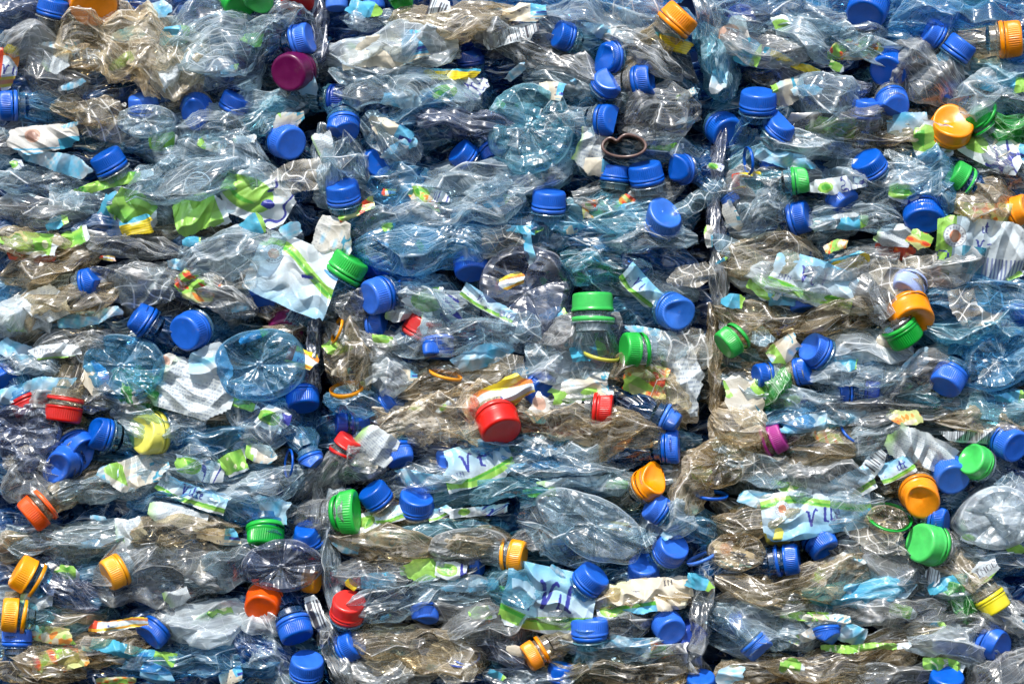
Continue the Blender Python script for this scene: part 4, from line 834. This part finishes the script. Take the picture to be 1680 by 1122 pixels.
 (325,302,44,42,-6,'stamp',-34,'round printed stamp on clear film'),(705,480,44,14,8,'green',-32,'green stripe label'),(655,690,0,0,0,'',0,''),(430,745,50,30,-10,'cream',-24,'cream scrap'),(450,690,60,34,-20,'leafw',-28,'white, green and navy label'),(400,665,50,16,-14,'green',-26,'green shred'),
 (860,375,60,16,-2,'teal',-22,'bright aqua shred'),(868,405,14,60,12,'aqua',-30,'thin white curl'),(1165,385,14,46,4,'cream',-24,'white sliver in the seam'),(1200,355,24,50,24,'cream',-24,'cream twisted scrap in the seam'),
]
for (x, y, w, h, ang, kind, dep, desc) in LB:
    if not w: continue
    rng = np.random.default_rng(int(x+y*3))
    label(x, y, w*1.08, h*1.12, ang, kind, dep+rng.uniform(-2, 4), desc, torn=-.12 if kind in ('casi', 'vit', 'vit2') else .08, lean=(rng.uniform(-.2, .2), rng.uniform(-.35, .3)), fold=8.0 if w > 50 else 4)

rs = np.random.default_rng(4242); put_ = [(c[0], c[1], c[3]*.62) for c in CAPS]+[(l[0], l[1], 30) for l in LB if l[2]]+[(1024, 239, 45)]
SCR = [('veil', 'crinkled see-through film scrap'), ('aqua', 'small aqua label scrap'), ('veil', 'crinkled see-through film scrap'), ('teal', 'small teal label scrap'), ('cream', 'small whitish label scrap'),
       ('green', 'small green label scrap'), ('text', 'small grey printed scrap'), ('leafw', 'small white and green scrap'), ('spots', 'small spotted scrap'), ('orange', 'small orange striped scrap')]
nS = 0; tries = 0
while nS < 125 and tries < 6000:
    tries += 1; x, y = rs.uniform(10, 1670), rs.uniform(10, 1112)
    if any(math.hypot(x-a, y-b) < r+16 for a, b, r in put_): continue
    k = int(rs.choice(10, p=[.22, .16, .16, .12, .05, .13, .04, .05, .03, .04])); kd, ds = SCR[k]
    w = rs.uniform(60, 120) if kd == 'veil' else rs.uniform(22, 58); h = w*rs.uniform(.3, .7)
    label(x, y, w, h, rs.uniform(-35, 35), kd, rs.uniform(-34, -20) if kd == 'veil' else rs.uniform(-30, -14), ds, torn=.06, lean=(rs.uniform(-.4, .4), rs.uniform(-.6, .5)), fold=6)
    put_.append((x, y, w*.4)); nS += 1

# the rolled brown sheet whose end shows as a heart
rng = nrng(); n = 90; t = np.arange(n)/n*2*math.pi
hx = 33*np.cos(t)*(1-.06*np.sin(t)); hz_ = 16*np.sin(t)-9*np.exp(-((t-math.pi*.62)/.28)**2)
ring = np.stack([hx, hz_], 1); nr = np.stack([np.gradient(hz_), -np.gradient(hx)], 1); nr /= np.linalg.norm(nr, axis=1)[:, None]
lay = []
for (o_, d_) in ((0, 0), (-4.5, 0), (-4.5, 8), (-5, 40), (-5, 80)): pass
prof = [(-4.5, 90), (-4.5, 2), (-4.0, -2), (-.5, -2), (0, 0), (1.5, 40), (2, 90)]
V = np.concatenate([np.stack([(ring+nr*-a)[:, 0]*(1), np.full(n, b)+2*np.sin(t*3), (ring+nr*-a)[:, 1]], 1) for a, b in prof])
idx = np.arange(len(prof)*n).reshape(len(prof), n); A = idx[:-1]; Bq = idx[1:]; F = np.stack([A, np.roll(A, -1, 1), np.roll(Bq, -1, 1), Bq], -1).reshape(-1, 4)
o = mk('rolled_sleeve', V*S, F, plastic('brown_sleeve', (.16, .10, .085), .3)); o.location = P(1024, 239, -40)
LABELS.append([o, 'rolled dark brown plastic sleeve with heart-shaped open end', 1024, 239, 'sleeve', 'brown']); o['category'] = 'sleeve'

# ------------------------------------------------------------------ labels that single each thing out
MARKS = [(481,118,'the purple cap'),(153,4,'the orange cap at the top left'),(1116,29,'the big orange cap by the right seam'),(868,208,'the large round bottle base'),(1024,239,'the heart-shaped sleeve'),
 (562,312,'the blue cap beside the left seam'),(972,496,'the tall light green cap'),(572,434,'the green cap by the left seam'),(614,487,'the face-turned blue cap'),(1111,513,'the torn sunlit blue cap'),
 (1563,204,'the orange dome cap'),(1516,357,'the large flat blue cap'),(1490,476,'the lavender cap'),(104,680,'the red cap at the left'),(240,712,'the pale yellow cap'),(482,448,'the round-sealed blue label'),
 (817,696,'the squashed red cap'),(993,671,'the ribbed red cap'),(1276,717,'the magenta cap'),(1597,754,'the dented light green cap'),(1512,818,'the dented orange cap'),(1518,892,'the tilted light green cap'),
 (54,843,'the orange-red ribbed cap'),(38,940,'the amber ribbed cap'),(431,992,'the flat orange-red cap'),(573,840,'the green ribbed cap'),(572,994,'the bright red cap'),(849,912,'the amber banded cap'),
 (900,985,'the large navy-script label'),(872,1076,'the small orange cap'),(1632,993,'the yellow cap'),(1608,410,'the label lettered CASI'),(309,544,'the round flat blue cap'),(1662,64,'the orange cap at the right edge'),
 (176,262,'the tilted ribbed blue cap'),(1316,295,'the small light green cap'),(325,302,'the round stamp'),(215,95,'the beige film'),(1299,917,'the blue cap on blue neck'),(1071,788,'the dented orange cap by the seam')]
MARKS = [(a, b, c.replace('the face-turned blue cap', 'the blue cap near green cap').replace('beside the left seam', 'at left seam').replace('by the right seam', 'at right seam')) for a, b, c in MARKS]
def rel(dx, dy):
    a = math.degrees(math.atan2(-dy, dx)) % 360
    return ['right of', 'up-right of', 'above', 'up-left of', 'left of', 'down-left of', 'below', 'down-right of'][int((a+22.5)//45) % 8]
ORD = ['nearest', 'second', 'third', 'fourth', 'fifth', 'sixth', 'seventh', 'eighth', 'ninth', 'tenth', 'eleventh', 'twelfth']
grp = {}
for L_ in LABELS:
    o, desc, x, y, kd, _ = L_
    best = sorted((math.hypot(mx-x, my-y), nm, rel(x-mx, y-my)) for mx, my, nm in MARKS)
    if best[0][0] < 3 and kd != 'film': best = best[1:]
    d, nm, rl = best[0]
    grp.setdefault((desc, rl, nm), []).append((d, o))
for (desc, rl, nm), l in grp.items():
    l.sort(key=lambda e: e[0])
    for i, (d, o) in enumerate(l):
        o['label'] = f'{desc}, {rl} {nm}' if len(l) == 1 else f'{ORD[min(i, 11)]} {desc}, {rl} {nm}'
for L_ in LABELS:
    if len(L_[0]['label'].split()) > 15:
        L_[0]['label'] = L_[0]['label'].replace('narrow ', '').replace(' the ', ' ').replace(' with ', ', ').replace(' and ', ', ')
